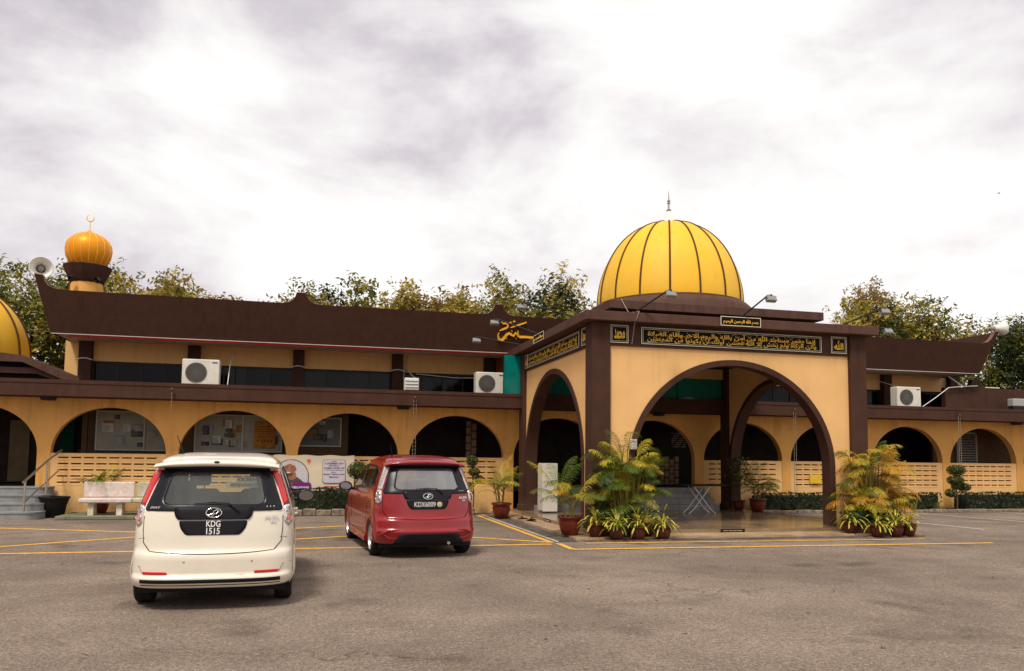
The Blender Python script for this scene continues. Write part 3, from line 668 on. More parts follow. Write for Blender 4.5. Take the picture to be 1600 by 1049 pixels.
for z, r in ((8.08, .06), (8.27, .04), (8.33, .04)): m.lathe((8.86, 18.8, z), [(0, -.02), (r, -.015), (r, .015), (0, .02)], 16)
m.build('collar', GREY, fi)
BOARD = pmat('black_inscription_board', (.007, .006, .005), .6, spec=.1)
def panel(parent, M, w, h, rows, bold=.02, frame=True, inner=.018):
    m = MB(); m.box(-w/2, w/2, -.012, 0, -h/2, h/2); m.xf(M); p = m.build('inscription_panel', BOARD, parent)
    m = MB(); e = .012
    for s in (0, 1):
        ww = w-s*.07; hh = h-s*.07; 
        if s and h < .25: break
        e = .014 if not s else .006
        m.box(-ww/2, ww/2, -.02, -.0125, hh/2-e, hh/2); m.box(-ww/2, ww/2, -.02, -.0125, -hh/2, -hh/2+e)
        m.box(-ww/2, -ww/2+e, -.02, -.0125, -hh/2+e, hh/2-e); m.box(ww/2-e, ww/2, -.02, -.0125, -hh/2+e, hh/2-e)
    m.xf(M); m.build('panel_border', PALE, p)
    m = MB()
    for (txt, tw, th_, dz, dx) in rows: text_mb(m, txt, tw, th_, M @ Matrix.Translation((dx, -.0125, dz)), ext=.006, bold=bold)
    if w > 1:
        random.seed(int(w*100)); 
        for k in range(150):
            x_, z_ = random.uniform(-w*.46, w*.46), random.uniform(-h*.38, h*.38); a_ = random.choice((.5, .5, -.6, 1.4)); l_ = random.uniform(.012, .03); q = M @ Matrix.Translation((x_, -.0125, z_)) @ Matrix.Rotation(a_, 4, 'Y')
            m.add([q @ Vector(v_) for v_ in ((-l_, -.004, -.004), (l_, -.004, -.002), (l_, -.004, .003), (-l_, -.004, .005))], [(0, 1, 2, 3)])
    m.build('lettering', GOLDL, p)
RZ = -math.pi/2
panel(PO, T(8.915, YF+.058, 4.195), 4.39, .36, [(V1, 4.1, .19, .05, 0), (V2, 4.12, .18, -.062, 0)], .012)
for x, t_ in ((6.22, MHD), (11.56, '\ufdf2')): panel(PO, T(x, YF+.056, 4.205), .40, .38, [(t_, .24, .22, 0, 0)], .025)
panel(PO, T(8.935, YF-.201, 4.565), .97, .205, [(BIS, .84, .13, 0, 0)], .02)
panel(PO, T(XL+.058, 18.76, 4.195, RZ), 4.42, .36, [(V1, 4.1, .19, .05, 0), (V2, 4.12, .18, -.062, 0)], .012)
for y, t_ in ((16.22, MHD), (21.05, '\ufdf2')): panel(PO, T(XL+.056, y, 4.205, RZ), .33, .38, [(t_, .2, .22, 0, 0)], .025)
panel(PO, T(XL-.201, 18.95, 4.565, RZ), .95, .205, [(BIS, .82, .13, 0, 0)], .02)
m = MB(); m.tube([(6.56, 15.37, 4.66), (6.50, 15.36, 4.5), (6.52, 15.52, 4.42), (6.50, 15.63, 4.0)], .008, 5); m.tube([(6.56, 15.37, 4.66), (6.5, 15.8, 4.7), (6.4, 16.0, 5.04)], .008, 5); m.build('loose_cable', pmat('cable', (.4, .33, .28), .6), PO)
# small shoe signs on the risers
def riser_sign(M, label):
    o = local('shoe_sign', label, 'sign'); m = MB(); m.box(-.28, .28, -.008, 0, -.036, .036); m.xf(M); m.build('sign_board', BLACK, o)
    m = MB(); text_mb(m, 'KASUT HAD SINI SAHAJA', .44, .024, M @ Matrix.Translation((0, -.0085, 0)), ext=.002, bold=.0); m.build('lettering', PALE, o)
riser_sign(T(8.63, 15.279, .078), 'small black sign reading KASUT HAD SINI SAHAJA on the front floor riser of the porch')
riser_sign(T(5.449, 18.3, .078, RZ), 'small black sign with white lettering on the left side riser of the porch floor')
# ------------------------------------------------------------------ fixtures on the building
def aircon(loc, label, w=.93, h=.74, rz=0):
    o = thing('air_conditioner', loc, label, 'air conditioner', 'air conditioning units on the ledge'); x, y, z = loc
    m = MB(); m.rbox(x-w/2, x+w/2, y-.17, y+.17, z+.06, z+h, .02); m.build('casing', IVORY, o)
    m = MB(); cx_ = x-w*.12; cz = z+.06+(h-.06)*.47; rr_ = h*.37
    m.lathe((cx_, y-.172, cz), [(rr_, 0), (rr_-.01, -.008), (rr_-.02, 0)], 36, axis='y')
    for k in range(6): m.lathe((cx_, y-.176, cz), [(rr_*(k+.6)/6.5-.004, 0), (rr_*(k+.6)/6.5, -.004), (rr_*(k+.6)/6.5+.004, 0)], 28, axis='y')
    for k in range(28):
        a = 2*math.pi*k/28; m.box(-.002, .002, -.006, -.002, .03, rr_)
        m.xf(Matrix.Translation((cx_, y-.172, cz)) @ Matrix.Rotation(a, 4, 'Y'), len(m.v)-8)
    m.build('fan_grille', pmat('grille_wire', (.22, .20, .18), .5), o)
    m = MB(); m.lathe((cx_, y-.1705, cz), [(0, -.001), (rr_-.015, -.001)], 32, axis='y'); m.lathe((cx_, y-.174, cz), [(0, -.006), (rr_*.25, 0)], 20, axis='y'); m.build('fan', pmat('fan_dark', (.05, .045, .04), .5), o)
    m = MB(); m.box(x+w*.30, x+w*.44, y-.173, y-.171, z+h-.10, z+h-.065); m.build('badge', pmat('blue_badge', (.05, .08, .25), .4), o)
    m = MB(); m.box(x-w/2+.08, x-w/2+.14, y-.15, y+.15, z, z+.06); m.box(x+w/2-.14, x+w/2-.08, y-.15, y+.15, z, z+.06); m.build('foot', DARK, o)
aircon((-2.95, 22.35, 3.315), 'cream air conditioner with round fan grille, farthest left on the ledge')
aircon((4.86, 22.3, 3.315), 'cream air conditioner on the ledge just left of the porch', .84, .68)
aircon((19.0, 22.3, 3.315), 'cream air conditioner on the ledge right of the porch', .92, .72)
aircon((13.1, 22.4, 3.315), 'white air conditioner on the ledge seen through the porch side arch', .8, .7)
o = tag(MB().rbox(2.42, 2.82, 22.2, 22.45, 3.42, 3.76, .015).box(2.415, 2.425, 22.19, 22.2, 3.34, 3.76).build('junction_box', WHITE), 'white louvred electrical box on the ledge right of the third brown column', 'electrical box')
m = MB()
for k in range(3): m.box(2.44, 2.80, 22.185, 22.198, 3.48+k*.09, 3.5+k*.09)
m.build('louvre', GREY, o)
for lb, c_, d_ in (('small pale box standing on the ledge at the far right edge', (23.35, 22.1), .34),):
    o = thing('ledge_cabinet', (c_[0], c_[1], 3.33), lb, 'cabinet'); MB().rbox(c_[0]-.3, c_[0]+.4, c_[1]-.1, c_[1]+.15, 3.50, 3.76, .02).build('casing', pmat('pale_grey', (.38, .38, .35), .5), o)
    MB().box(c_[0]-.28, c_[0]+.38, c_[1]-.08, c_[1]+.12, 3.33, 3.499).build('stand', DARK, o)
def floodlight(base, tip, label, lampd=(0, -.3, -1)):
    o = thing('floodlight', base, label, 'floodlight', 'floodlights on the porch roof'); b = Vector(base); t = Vector(tip); d = (t-b).normalized()
    m = MB(); m.tube([b, t], .018, 8); m.tube([t, t+Vector((d.x, d.y, 0)).normalized()*.1], .018, 8); m.box(b.x-.05, b.x+.05, b.y-.05, b.y+.05, b.z-.01, b.z+.012); m.build('arm', DARK, o)
    c_ = t+Vector((d.x, d.y, 0)).normalized()*.08+Vector((0, 0, -.09))
    m = MB(); m.prism([(-.11, -.04, -.05), (.11, -.04, -.05), (.11, -.04, .05), (.07, -.04, .075), (-.07, -.04, .075), (-.11, -.04, .05)], (0, .09, 0)); m.xf(Matrix.Translation(c_) @ Matrix.Rotation(R(-25), 4, 'X')); m.build('lamp_head', pmat('weathered_aluminium', (.28, .27, .25), .5, .2), o)
    m = MB(); m.box(-.095, .095, -.046, -.041, -.04, .04); m.xf(Matrix.Translation(c_) @ Matrix.Rotation(R(-25), 4, 'X')); m.build('lens', pmat('lamp_lens', (.26, .29, .28), .2), o)
    m = MB(); m.tube([c_+Vector((-.12, 0, 0)), c_+Vector((-.12, .0, .07)), t, c_+Vector((.12, 0, .07)), c_+Vector((.12, 0, 0))], .007, 5); m.build('bracket', DARK, o)
floodlight((6.50, 15.55, 4.64), (6.98, 14.9, 5.03), 'floodlight on an arm in front of the middle of the big dome')
floodlight((8.95, 15.5, 4.64), (9.30, 14.9, 5.07), 'floodlight on an arm above the small cornice inscription')
floodlight((11.6, 15.7, 4.64), (12.62, 15.5, 5.10), 'floodlight on a long arm over the right end of the porch cornice')
floodlight((12.3, 16.0, 4.64), (13.02, 15.9, 4.72), 'low floodlight reaching right from the end of the porch cornice')
floodlight((5.45, 20.87, 4.64), (4.35, 21.3, 4.86), 'lowest floodlight over the dark roof band left of the porch')
floodlight((5.45, 19.0, 4.64), (4.50, 19.75, 5.12), 'floodlight beside the orange roof lettering left of the porch')
floodlight((5.45, 16.3, 4.64), (4.62, 17.5, 5.13), 'floodlight on the longest arm against the trees left of the porch')
def chain(x, y, z1, z0, label, n=2):
    o = thing('rain_chain', (x, y, z1), label, 'rain chain'); m = MB(); m.ball((x, y-.02, z1), .04, .04, .05); m.build('hook', BROWN, o)
    for s in range(n):
        m = MB(); xs = x-.035+s*.07 if n > 1 else x; z = z1-.03; i = 0
        while z > z0:
            a = i % 2
            m.tube([(xs-(.012 if a else 0), y-(0 if a else .012), z), (xs, y, z-.05), (xs+(.012 if a else 0), y+(0 if a else .012), z)], .0045, 4, caps=False); m.tube([(xs, y, z), (xs, y, z-.055)], .005, 4, caps=False); z -= .05; i += 1
        m.build('chain_strand', pmat('chain_metal', (.42, .36, .28), .45, .5), o)
chain(-3.48, 21.24, 3.16, 2.68, 'short single rain chain hanging from the ledge between the first and second arches', 1)
chain(2.6, 21.24, 3.13, .6, 'double rain chain hanging from the ledge behind the red car')
chain(14.12, 21.24, 3.1, .5, 'double rain chain hanging from the ledge seen through the porch side arch')
chain(20.1, 21.24, 3.07, 1.1, 'double rain chain hanging from the ledge above the right topiary')
# notice boards
def board(x0, x1, z0, z1, label, divs=(), papers=14, seed=1, sheet=(.27, .25, .19)):
    o = thing('notice_board', ((x0+x1)/2, 23.24, z0), label, 'notice board'); random.seed(seed)
    m = MB(); m.box(x0, x1, 23.24, 23.28, z0, z1); m.build('back_panel', pmat('board_back_%d' % seed, sheet, .6, var=.15), o)
    m = MB(); e = .035
    m.box(x0-e, x1+e, 23.20, 23.26, z1, z1+e); m.box(x0-e, x1+e, 23.20, 23.26, z0-e, z0); m.box(x0-e, x0, 23.20, 23.26, z0, z1); m.box(x1, x1+e, 23.20, 23.26, z0, z1)
    for d in divs: m.box(d-.018, d+.018, 23.20, 23.24, z0, z1)
    m.build('frame', pmat('board_frame', (.40, .38, .33), .5), o)
    cols = [pmat('paper_white', (.45, .43, .38), .8), pmat('paper_grey', (.20, .19, .17), .8), pmat('paper_dark', (.05, .045, .05), .8), pmat('paper_brown', (.28, .13, .04), .8)]
    for k in range(papers):
        w = random.uniform(.12, .32); h = random.uniform(.1, .25); x = random.uniform(x0+.05, x1-w-.05); z = random.uniform(z0+.05, z1-h-.05)
        m = MB(); m.box(x, x+w, 23.234-.0006*k, 23.2385-.0006*k, z, z+h, 0)
        y_ = 23.2335-.0006*k
        for r_ in range(int(h/.03)-1): 
            ww = random.uniform(.5, .85)*w; m.add([(x+.015, y_, z+.02+r_*.03), (x+ww, y_, z+.02+r_*.03), (x+ww, y_, z+.03+r_*.03), (x+.015, y_, z+.03+r_*.03)], [(0, 1, 2, 3)], 1)
        ci = random.choice([0, 0, 1, 1, 2, 3]); m.build('notice', [cols[ci], cols[(ci+2) % 3]], o)
board(-5.62, -3.75, 1.66, 2.66, 'wide grey notice board behind the first arch from the left', (-4.45,), 12, 3)
board(-3.15, -.90, 1.66, 2.62, 'two-panel notice board with pinned papers behind the second arch from the left', (-1.93,), 20, 8)
board(-.52, .72, 1.84, 2.60, 'smaller white-framed notice board behind the third arch from the left', (), 8, 12, (.12, .115, .10))
o = tag(MB().rbox(15.18, 15.58, 22.06, 22.10, .85, 1.13, .005).build('yellow_notice', pmat('yellow_sign', (.75, .50, .03), .5, var=.1)), 'plain yellow notice on the vent-block wall seen through the porch', 'sign')
m = MB(); m.box(-1.62, -1.06, 23.205, 23.21, 1.74, 2.48); op = m.build('orange_poster', pmat('poster_orange', (.34, .14, .02), .8, var=.3, vscale=8), bpy.data.objects['notice_board.001'])
m = MB()
for k in range(5): m.box(-1.54+.09*k, -1.49+.09*k, 23.2035, 23.2048, 1.92, 1.97); m.box(-1.52, -1.15, 23.2035, 23.2048, 2.05+k*.07, 2.07+k*.07)
m.build('poster_print', pmat('poster_ink', (.12, .05, .02), .8), op)
# banner
BN = thing('event_banner', (.06, 22.0, .6), 'printed cream banner with a smiling man in a white cap hung on the vent-block wall', 'banner')
random.seed(2)
m = MB(); nx, nz = 40, 16; x0, x1, z0, z1 = -1.02, 1.08, .62, 1.56
for j in range(nz+1):
    for i in range(nx+1):
        x = x0+(x1-x0)*i/nx; z = z0+(z1-z0)*j/nz; m.v.append(Vector((x, 21.99+.006*mnoise.noise(Vector((x*3, z*5, 1))), z+(.012*math.sin(i*.5) if j in (0, nz) else 0))))
for j in range(nz):
    for i in range(nx): a = j*(nx+1)+i; m.f.append([a, a+1, a+nx+2, a+nx+1]); m.m.append(0); m.s.append(True)
bm = pmat('banner_print', (.66, .60, .52), .5, col2=(.80, .62, .34), vscale=1.6); m.build('banner_sheet', bm, BN)
def flat(name, pts, y, mat, parent=BN, th=.001):
    m = MB(); m.prism([(x, y, z) for x, z in pts], (0, th, 0)); return m.build(name, mat, parent)
def ell(cx_, cz, a, b, n=28, a0=0, a1=360): return [(cx_+a*math.cos(R(a0+(a1-a0)*i/n)), cz+b*math.sin(R(a0+(a1-a0)*i/n))) for i in range(n if a1-a0 == 360 else n+1)]
SK = pmat('printed_skin', (.36, .15, .09), .6, var=.25, vscale=9); Y_ = 21.972
fig = flat('printed_arch', [(-.98, .70), (-.98, 1.2)]+[( -.56+.44*math.cos(R(a)), 1.02+.42*math.sin(R(a))) for a in range(160, -1, -10)]+[(-.12, .70)], Y_, pmat('print_pale', (.58, .55, .55), .6))
m = MB(); m.tube([(-.56+.44*math.cos(R(a)), Y_-.002, 1.02+.42*math.sin(R(a))) for a in range(140, -1, -7)]+[(-.12, Y_-.002, .72)], .008, 5); m.build('printed_arch_line', pmat('print_ink', (.03, .04, .06), .6), BN)
sh = flat('printed_shirt', [(-.86, .72), (-.82, .86), (-.72, .94), (-.62, .99), (-.42, .99), (-.30, .90), (-.20, .82), (-.17, .72)], Y_-.003, pmat('print_shirt', (.09, .075, .05), .6, var=.3))
flat('printed_neck', [(-.66, .92), (-.66, 1.1), (-.44, 1.1), (-.42, .95), (-.52, .9)], Y_-.0045, SK)
fc = flat('printed_face', ell(-.60, 1.20, .145, .20), Y_-.006, SK)
flat('printed_ear', ell(-.455, 1.19, .025, .045), Y_-.0075, SK)
flat('printed_cap', [(-.745, 1.27)]+ell(-.60, 1.27, .145, .17, 20, 170, 0)[:]+[(-.46, 1.27), (-.60, 1.33)], Y_-.0085, pmat('print_cap', (.62, .50, .50), .6))
flat('printed_smile', ell(-.63, 1.10, .05, .016), Y_-.0075, WHITE)
flat('printed_beard', [(-.72, 1.06), (-.63, 1.07), (-.53, 1.08), (-.50, 1.04), (-.56, 1.0), (-.66, .995)], Y_-.007, pmat('print_beard', (.12, .06, .045), .6))
for x in (-.67, -.56): flat('printed_eye', ell(x, 1.225, .026, .009, 12), Y_-.0078, pmat('print_dark', (.05, .02, .015), .6))
pu = flat('name_strip', [(-.86, .655), (-.86, .80), (-.55, .80), (-.50, .84), (-.12, .84)]+ell(-.10, .75, .07, .09, 8, 90, -90)+[(-.12, .655)], Y_-.010, pmat('print_purple', (.20, .02, .17), .6))
flat('strip_panel', [(-.86, .77), (-.86, .815), (-.52, .815), (-.52, .77)], Y_-.0105, pmat('print_red', (.45, .03, .04), .6), pu)
m = MB(); text_mb(m, 'PENCERAMAH', .28, .025, T(-.69, Y_-.0115, .792), ext=.001, bold=.01); text_mb(m, 'UD KASIM BIN AWANG', .74, .062, T(-.46, Y_-.0115, .705), ext=.001, bold=.03); m.build('lettering', WHITE, BN)
bx = [(.25, .87), (.30, .82), (.80, .82), (.85, .87), (.85, 1.40), (.80, 1.45), (.30, 1.45), (.25, 1.40)]
flat('text_panel_edge', bx, Y_-.001, pmat('print_ink', (.03, .04, .06), .6)); flat('text_panel', [(x+(.008 if x < .5 else -.008), z+(.008 if z < 1.1 else -.008)) for x, z in bx], Y_-.003, pmat('print_lilac', (.62, .55, .60), .6))
m = MB()
for txt, w, h, z in (('TARIKH :', .14, .022, 1.405), ('3 DISEMBER 2019', .48, .05, 1.345), ('BERSAMAAN', .26, .032, 1.285), ('6 RABIUL AKHIR 1441', .54, .05, 1.225), ('( LEPAS SOLAT MAGHRIB )', .50, .03, 1.165), ('TEMPAT :', .15, .022, 1.11), ('MASJID TAMAN NURI', .54, .05, 1.05), ('MERGONG', .24, .042, .98)):
    text_mb(m, txt, w, h, T(.55, Y_-.0045, z), ext=.001, bold=.02)
m.build('lettering', pmat('print_navy', (.03, .02, .06), .6), BN)
o1 = flat('printed_emblem', ell(-.98, 1.42, .06, .065), Y_-.001, pmat('print_orange', (.65, .16, .01), .6)); flat('emblem_centre', [(-1.01, 1.45), (-.95, 1.45), (-.98, 1.38)], Y_-.003, pmat('print_cream', (.7, .6, .45), .6), o1)
flat('printed_emblem', [(-.18, 1.44), (-.10, 1.46), (-.05, 1.42), (-.10, 1.40), (-.12, 1.33), (-.15, 1.41)], Y_-.002, pmat('print_orange', (.65, .16, .01), .6))
flat('red_strip', [(.30, .64), (.30, .74), (.85, .74), (.85, .64)], Y_-.001, pmat('print_red', (.45, .03, .04), .6))
m = MB(); text_mb(m, 'MUSLIMIN', .36, .06, T(.58, Y_-.0025, .69), ext=.001, bold=.02); m.build('lettering', WHITE, BN)
# ------------------------------------------------------------------ left steps and rail
SS = thing('concrete_steps', (-7.6, 21.3, 0), 'grey blue painted steps with rounded corner at the left archway', 'steps')
for i in range(4):
    m = MB(); y0 = 20.55+i*.36; xr = -6.15-.03*i; r = .28; z0_, z1_ = (.18*i), .18*(i+1)
    pts = [(-9.4, 22.07), (-9.4, y0)]+[(xr-r+r*math.sin(R(a)), y0+r-r*math.cos(R(a))) for a in range(0, 91, 15)]+[(xr, 22.07-.002*i)]
    m.prism([(x, y, z0_) for x, y in pts][::-1], (0, 0, z1_-z0_)); m.prism([(x+(.015 if x > -9 else 0), y-.015 if y < 22 else y, z1_-.035) for x, y in pts][::-1], (0, 0, .0345)); m.build('step', STEPM, SS)
HR = thing('handrail', (-6.4, 21.2, 0), 'stainless steel handrail beside the left steps', 'handrail')
for i_, (a, b) in enumerate((((-6.48, 20.72, .18), (-6.48, 20.72, .90)), ((-6.26, 21.5, .54), (-6.26, 21.5, 1.36)))): MB().tube([a, b], .025, 10).build('post', STEEL, HR)
MB().tube([(-6.49, 20.62, .86), (-6.48, 20.72, .90), (-6.26, 21.5, 1.36), (-6.12, 22.05, 1.62)], .028, 10).build('rail', STEEL, HR)
MB().tube([(-6.46, 20.74, .42), (-6.25, 21.5, .86), (-6.14, 22.05, 1.14)], .02, 10).build('rail', STEEL, HR)
# benches
BEN = pmat('flaking_bench_paint', (.74, .66, .60), .85, col2=(.48, .33, .27), vscale=6, bump=.5, bscale=30, grime=(.76, .72, .66), gfac=.85, gscale=6)
def bench(x, y, label, w=1.12, mt=BEN):
    o = thing('concrete_bench', (x, y, .09), label, 'bench'); m = MB()
    m.rbox(x-w/2, x+w/2, y+.14, y+.22, .50, .87, .02); q = m.build('backrest', mt, o)
    MB().rbox(x-w/2-.02, x+w/2+.02, y-.24, y+.22, .38, .49, .025).build('seat', mt, o)
    for s in (-.32, .30):
        m = MB(); m.prism([(x+s-.06, y-.18, .0901), (x+s-.06, y+.18, .0901), (x+s-.06, y+.12, .375), (x+s-.06, y-.14, .375)], (.12, 0, 0)); m.build('leg', pmat('bench_leg', (.62, .55, .42), .85, var=.3, vscale=8), o)
bench(-4.74, 20.85, 'white concrete bench with flaking reddish paint, left of the pair')
bench(-3.57, 20.87, 'greenish white concrete bench, right of the pair behind the white car', mt=pmat('mossy_bench_paint', (.60, .56, .44), .85, col2=(.36, .36, .22), vscale=6, bump=.5, bscale=30))
# porch furniture
TB = thing('folding_table', (10.15, 19.6, FZ), 'folding table with white crossed legs and dark top under the porch', 'table')
MB().rbox(9.5, 10.8, 19.35, 19.9, .86, .90, .01).build('tabletop', DARK, TB)
for s, yy in ((0, 19.45), (0, 19.8)):
    for k, (a, b) in enumerate(((9.85, 10.35), (10.35, 9.85))):
        MB().tube([(a+(-.14 if k == 0 else .14), yy, FZ+.01), (a, yy, FZ+.12), (b, yy, .86)], .013, 8).build('leg', WHITE, TB)
MB().tube([(9.98, 19.45, .32), (9.98, 19.8, .32)], .01, 6).tube([(10.22, 19.45, .32), (10.22, 19.8, .32)], .01, 6).build('crossbar', WHITE, TB)
CB = thing('white_cabinet', (6.05, 20.5, FZ), 'upright white cabinet standing inside the left arch of the porch', 'cabinet')
MB().rbox(5.9, 6.3, 20.2, 20.7, FZ+.03, 1.42, .012).build('casing', IVORY, CB); MB().rbox(5.885, 5.899, 20.22, 20.68, .55, 1.40, .004).build('door', IVORY, CB); MB().rbox(5.885, 5.899, 20.22, 20.68, .18, .54, .004).build('door', IVORY, CB)
o = thing('wall_speaker', (6.52, 15.5, 1.75), 'small white box on the left foot of the front arch above the palm', 'speaker')
MB().rbox(6.46, 6.58, 15.53, 15.655, 1.76, 1.98, .012).build('casing', IVORY, o); MB().box(6.475, 6.565, 15.522, 15.529, 1.79, 1.95).build('grille', pmat('pale_grille', (.42, .4, .36), .7), o)
SH_ = pmat('black_rubber', (.012, .011, .011), .6)
def sandal(x, y, a, label):
    o = thing('sandal', (x, y, .045), label, 'sandal', rz=a); m = MB()
    m.prism([(px_*1.0, py_, .0) for px_, py_ in [(-.04, -.13), (.035, -.13), (.045, -.03), (.05, .07), (.02, .14), (-.035, .13), (-.05, .05)]], (0, 0, .022)); q = m; 
    for v in q.v: v += Vector((x, y, .046))
    q.build('sole', SH_, o); m = MB(); m.tube([(x-.045, y+.0, .06), (x-.02, y+.03, .11), (x+.02, y+.03, .11), (x+.045, y, .06)], .012, 6); m.build('strap', SH_, o)
sandal(5.12, 18.5, .5, 'black sandal on the side step of the porch, nearer the camera'); sandal(5.22, 18.85, -.9, 'black sandal on the side step of the porch, nearer the floor riser')
sandal(5.08, 19.2, 2.0, 'black sandal on the side step of the porch, farthest of the three')
# ------------------------------------------------------------------ plants
def leaf_quad(mb, c, n, s, asp, m=0):
    a = n.orthogonal().normalized(); a.rotate(Matrix.Rotation(random.uniform(0, 6.28), 3, n)); b = n.cross(a)
    mb.v += [c-a*s, c-b*s*asp+n*s*.15, c+a*s, c+b*s*asp+n*s*.15]; k = len(mb.v)-4; mb.f.append([k, k+1, k+2, k+3]); mb.m.append(m); mb.s.append(False)
def rdir(up=0.):
    while 1:
        v = Vector((random.uniform(-1, 1), random.uniform(-1, 1), random.uniform(-1, 1)))
        if .1 < v.length < 1: v.z += up; return v.normalized()
def tree(x, y, h, rx, rz_, label, seed, mats, dens=1., leaf=.17, low=.35, name='tree', cat='tree'):
    random.seed(seed); o = thing(name, (x, y, 0), label, cat, 'trees behind the mosque'); c = Vector((x, y, h-rz_))
    m = MB(); m.tube([(x, y, -.1), (x+.1, y, h*.3), (x-.05, y, h*.6), (x, y, h*.85)], [.22, .17, .12, .04], 8)
    lumps = []
    for k in range(int(26*dens)):
        d = rdir(.25); d.z = d.z if d.z > -low*2 else -low
        p = c+Vector((d.x*rx, d.y*rx, d.z*rz_))*random.uniform(.45, 1.0)
        lumps.append((p, random.uniform(.85, 1.35)*rx/3.))
        if k % 2 == 0:
            s0 = Vector((x, y, h*random.uniform(.35, .7))); m.tube([s0, s0.lerp(p, .5)+Vector((0, 0, .2)), p], [.07, .045, .015], 5)
    m.build('trunk', BARK, o)
    f = MB()
    for (p, r) in lumps:
        tone = random.random(); base = 0 if tone < .18 else 1 if tone < .68 else 2
        for q in range(int(36*dens**.5)):
            d = rdir(.2); cc = p+d*r*random.uniform(.35, 1.1); mi = base if random.random() < .75 else random.randrange(3); sz = random.uniform(.75, 1.3)
            for u in range(8):
                leaf_quad(f, cc+rdir()*random.uniform(.05, .34), (rdir(.5)+d*.4).normalized(), leaf*sz*random.uniform(.6, 1.2), .45, mi)
    f.build('crown', mats, o); return o
TM = [LF_D, LF_M, LF_Y]; TB_ = [LF_M, LF_B, LF_Y]; TD = [LF_D, LF_D, LF_M]
tl = [(-21, 36, 9.1, 3.6, TM), (-16.6, 38, 9.6, 3.6, TM), (-13.6, 35, 8.3, 3.2, TM), (-10.8, 37, 9.4, 3.4, TM), (-7.4, 41, 9.5, 2.9, TB_), (-4.8, 38, 9.1, 2.7, TB_), (-2.2, 42, 8.9, 2.3, TM),
      (.9, 39, 9.5, 2.7, TB_), (3.9, 41, 9.4, 2.9, TB_), (6.6, 40, 9.6, 2.7, TM), (9.0, 38, 9.9, 2.8, TM), (12.3, 40, 9.3, 2.7, TM), (15.8, 41, 8.2, 2.8, TM), (22, 41, 9.0, 2.8, TM), (26.0, 39, 9.6, 2.7, TM),
      (30.0, 38, 11.0, 3.1, TB_), (33.3, 39, 9.6, 2.8, TM), (36.5, 41, 9.6, 2.8, TD), (39.8, 39, 10.0, 3.0, TD), (35.5, 33, 8.3, 2.7, TD), (39.0, 32, 8.9, 3.3, TD), (43.2, 34, 10.2, 3.6, TD), (47.5, 38, 11.0, 3.8, TD), (-25.5, 38, 9.7, 3.6, TD),
      (-8.9, 36, 9.3, 3.1, TM), (-6.2, 36, 9.2, 2.9, TB_), (-3.4, 40, 9.7, 2.9, TM), (2.4, 37, 9.7, 3.0, TM), (5.2, 37, 9.7, 3.0, TB_), (7.9, 42, 10.7, 3.1, TM), (11.0, 36, 9.7, 3.0, TM), (28.0, 36, 9.7, 3.1, TM), (31.9, 36, 9.7, 3.1, TM), (-.6, 37, 9.2, 2.8, TM)]
desc = ['leafy tree left of the side dome, first from the left edge', 'tall olive tree behind the far left dome', 'bushy tree between the far left dome and the roof horn', 'olive tree right behind the small orange dome',
        'brownish tree crown just right of the small orange dome', 'yellow tinged tree crown above the left part of the roof band', 'low tree crown left of the first roof bump', 'tall thin tree crown right of the first roof bump',
        'brownish crown above the middle of the left roof band', 'olive crown midway between the two roof bumps', 'tallest crown above the second roof bump', 'tree crown between the roof lettering and the big dome',
        'tree hidden behind the porch dome', 'tree crown just right of the big dome base', 'olive tree crown above the right porch cornice', 'tallest yellowish tree right of the big dome', 'low yellow green crown beside the right floodlights',
        'dark green rounded crown above the right roof band', 'dark crown left of the right horn loudspeaker', 'dark green tree standing beside the right end of the roof', 'dark tree directly behind the right horn loudspeaker', 'dark tall tree at the right edge', 'dark tree beyond the right edge', 'dark tree beyond the left edge',
        'small olive crown in the row above the far left of the roof band', 'small brownish crown above the left air conditioner', 'small olive crown left of the first roof bump and behind others', 'small olive crown in the gap right of the first roof bump', 'small brownish crown a little right of the roof middle',
        'rear olive crown behind the second roof bump', 'small crown just above the orange roof lettering', 'lower crown in front of the tall yellowish tree on its left', 'lower crown in front of the tall yellowish tree on its right', 'small olive crown directly behind the first roof bump']
for i, (x, y, h, r_, mt) in enumerate(tl): tree(x, y, h-((.75 if -3.5 < x < -2 else .42) if -9 < x < 8.5 else 0), r_, min(h*.42, r_*1.05), desc[i], 100+i, mt, 1.25 if i in (0, 1, 2, 3, 19, 20, 21) else 1.15, leaf=.118 if mt is not TD else .115, low=.5)
# undergrowth closing the view below the crowns
def hedge(x0, x1, y0, y1, z0, z1, label, seed, mats=(HEDGE, LF_D), n=260, s=.05, name='hedge'):
    random.seed(seed); o = thing(name, ((x0+x1)/2, (y0+y1)/2, z0), label, 'hedge')
    MB().rbox(x0+.06, x1-.06, y0+.06, y1-.06, z0, z1-.07, .05).build('core', HEDGE, o); f = MB(); A = (x1-x0)
    for k in range(int(n*A)):
        t = random.random(); x = random.uniform(x0, x1)
        if t < .6: y = y0+abs(random.gauss(0, .03)); z = random.uniform(z0, z1); nn = Vector((0, -1, .2))
        else: y = random.uniform(y0, y1); z = z1-abs(random.gauss(0, .025)); nn = Vector((0, -.2, 1))
        leaf_quad(f, Vector((x, y, z+.02*math.sin(x*5))), (nn+rdir()*.8).normalized(), s*random.uniform(.6, 1.3), .5, 0 if random.random() < .7 else 1)
    f.build('leaves', list(mats), o)
hedge(-1.6, 4.0, 21.45, 21.9, .1, .70, 'dark clipped hedge below the banner between the two cars', 1)
hedge(12.9, 19.55, 21.45, 21.9, .05, .58, 'low dark clipped hedge along the wall right of the porch', 2)
hedge(20.25, 27.5, 21.45, 21.9, .05, .60, 'low dark clipped hedge right of the topiary', 3)
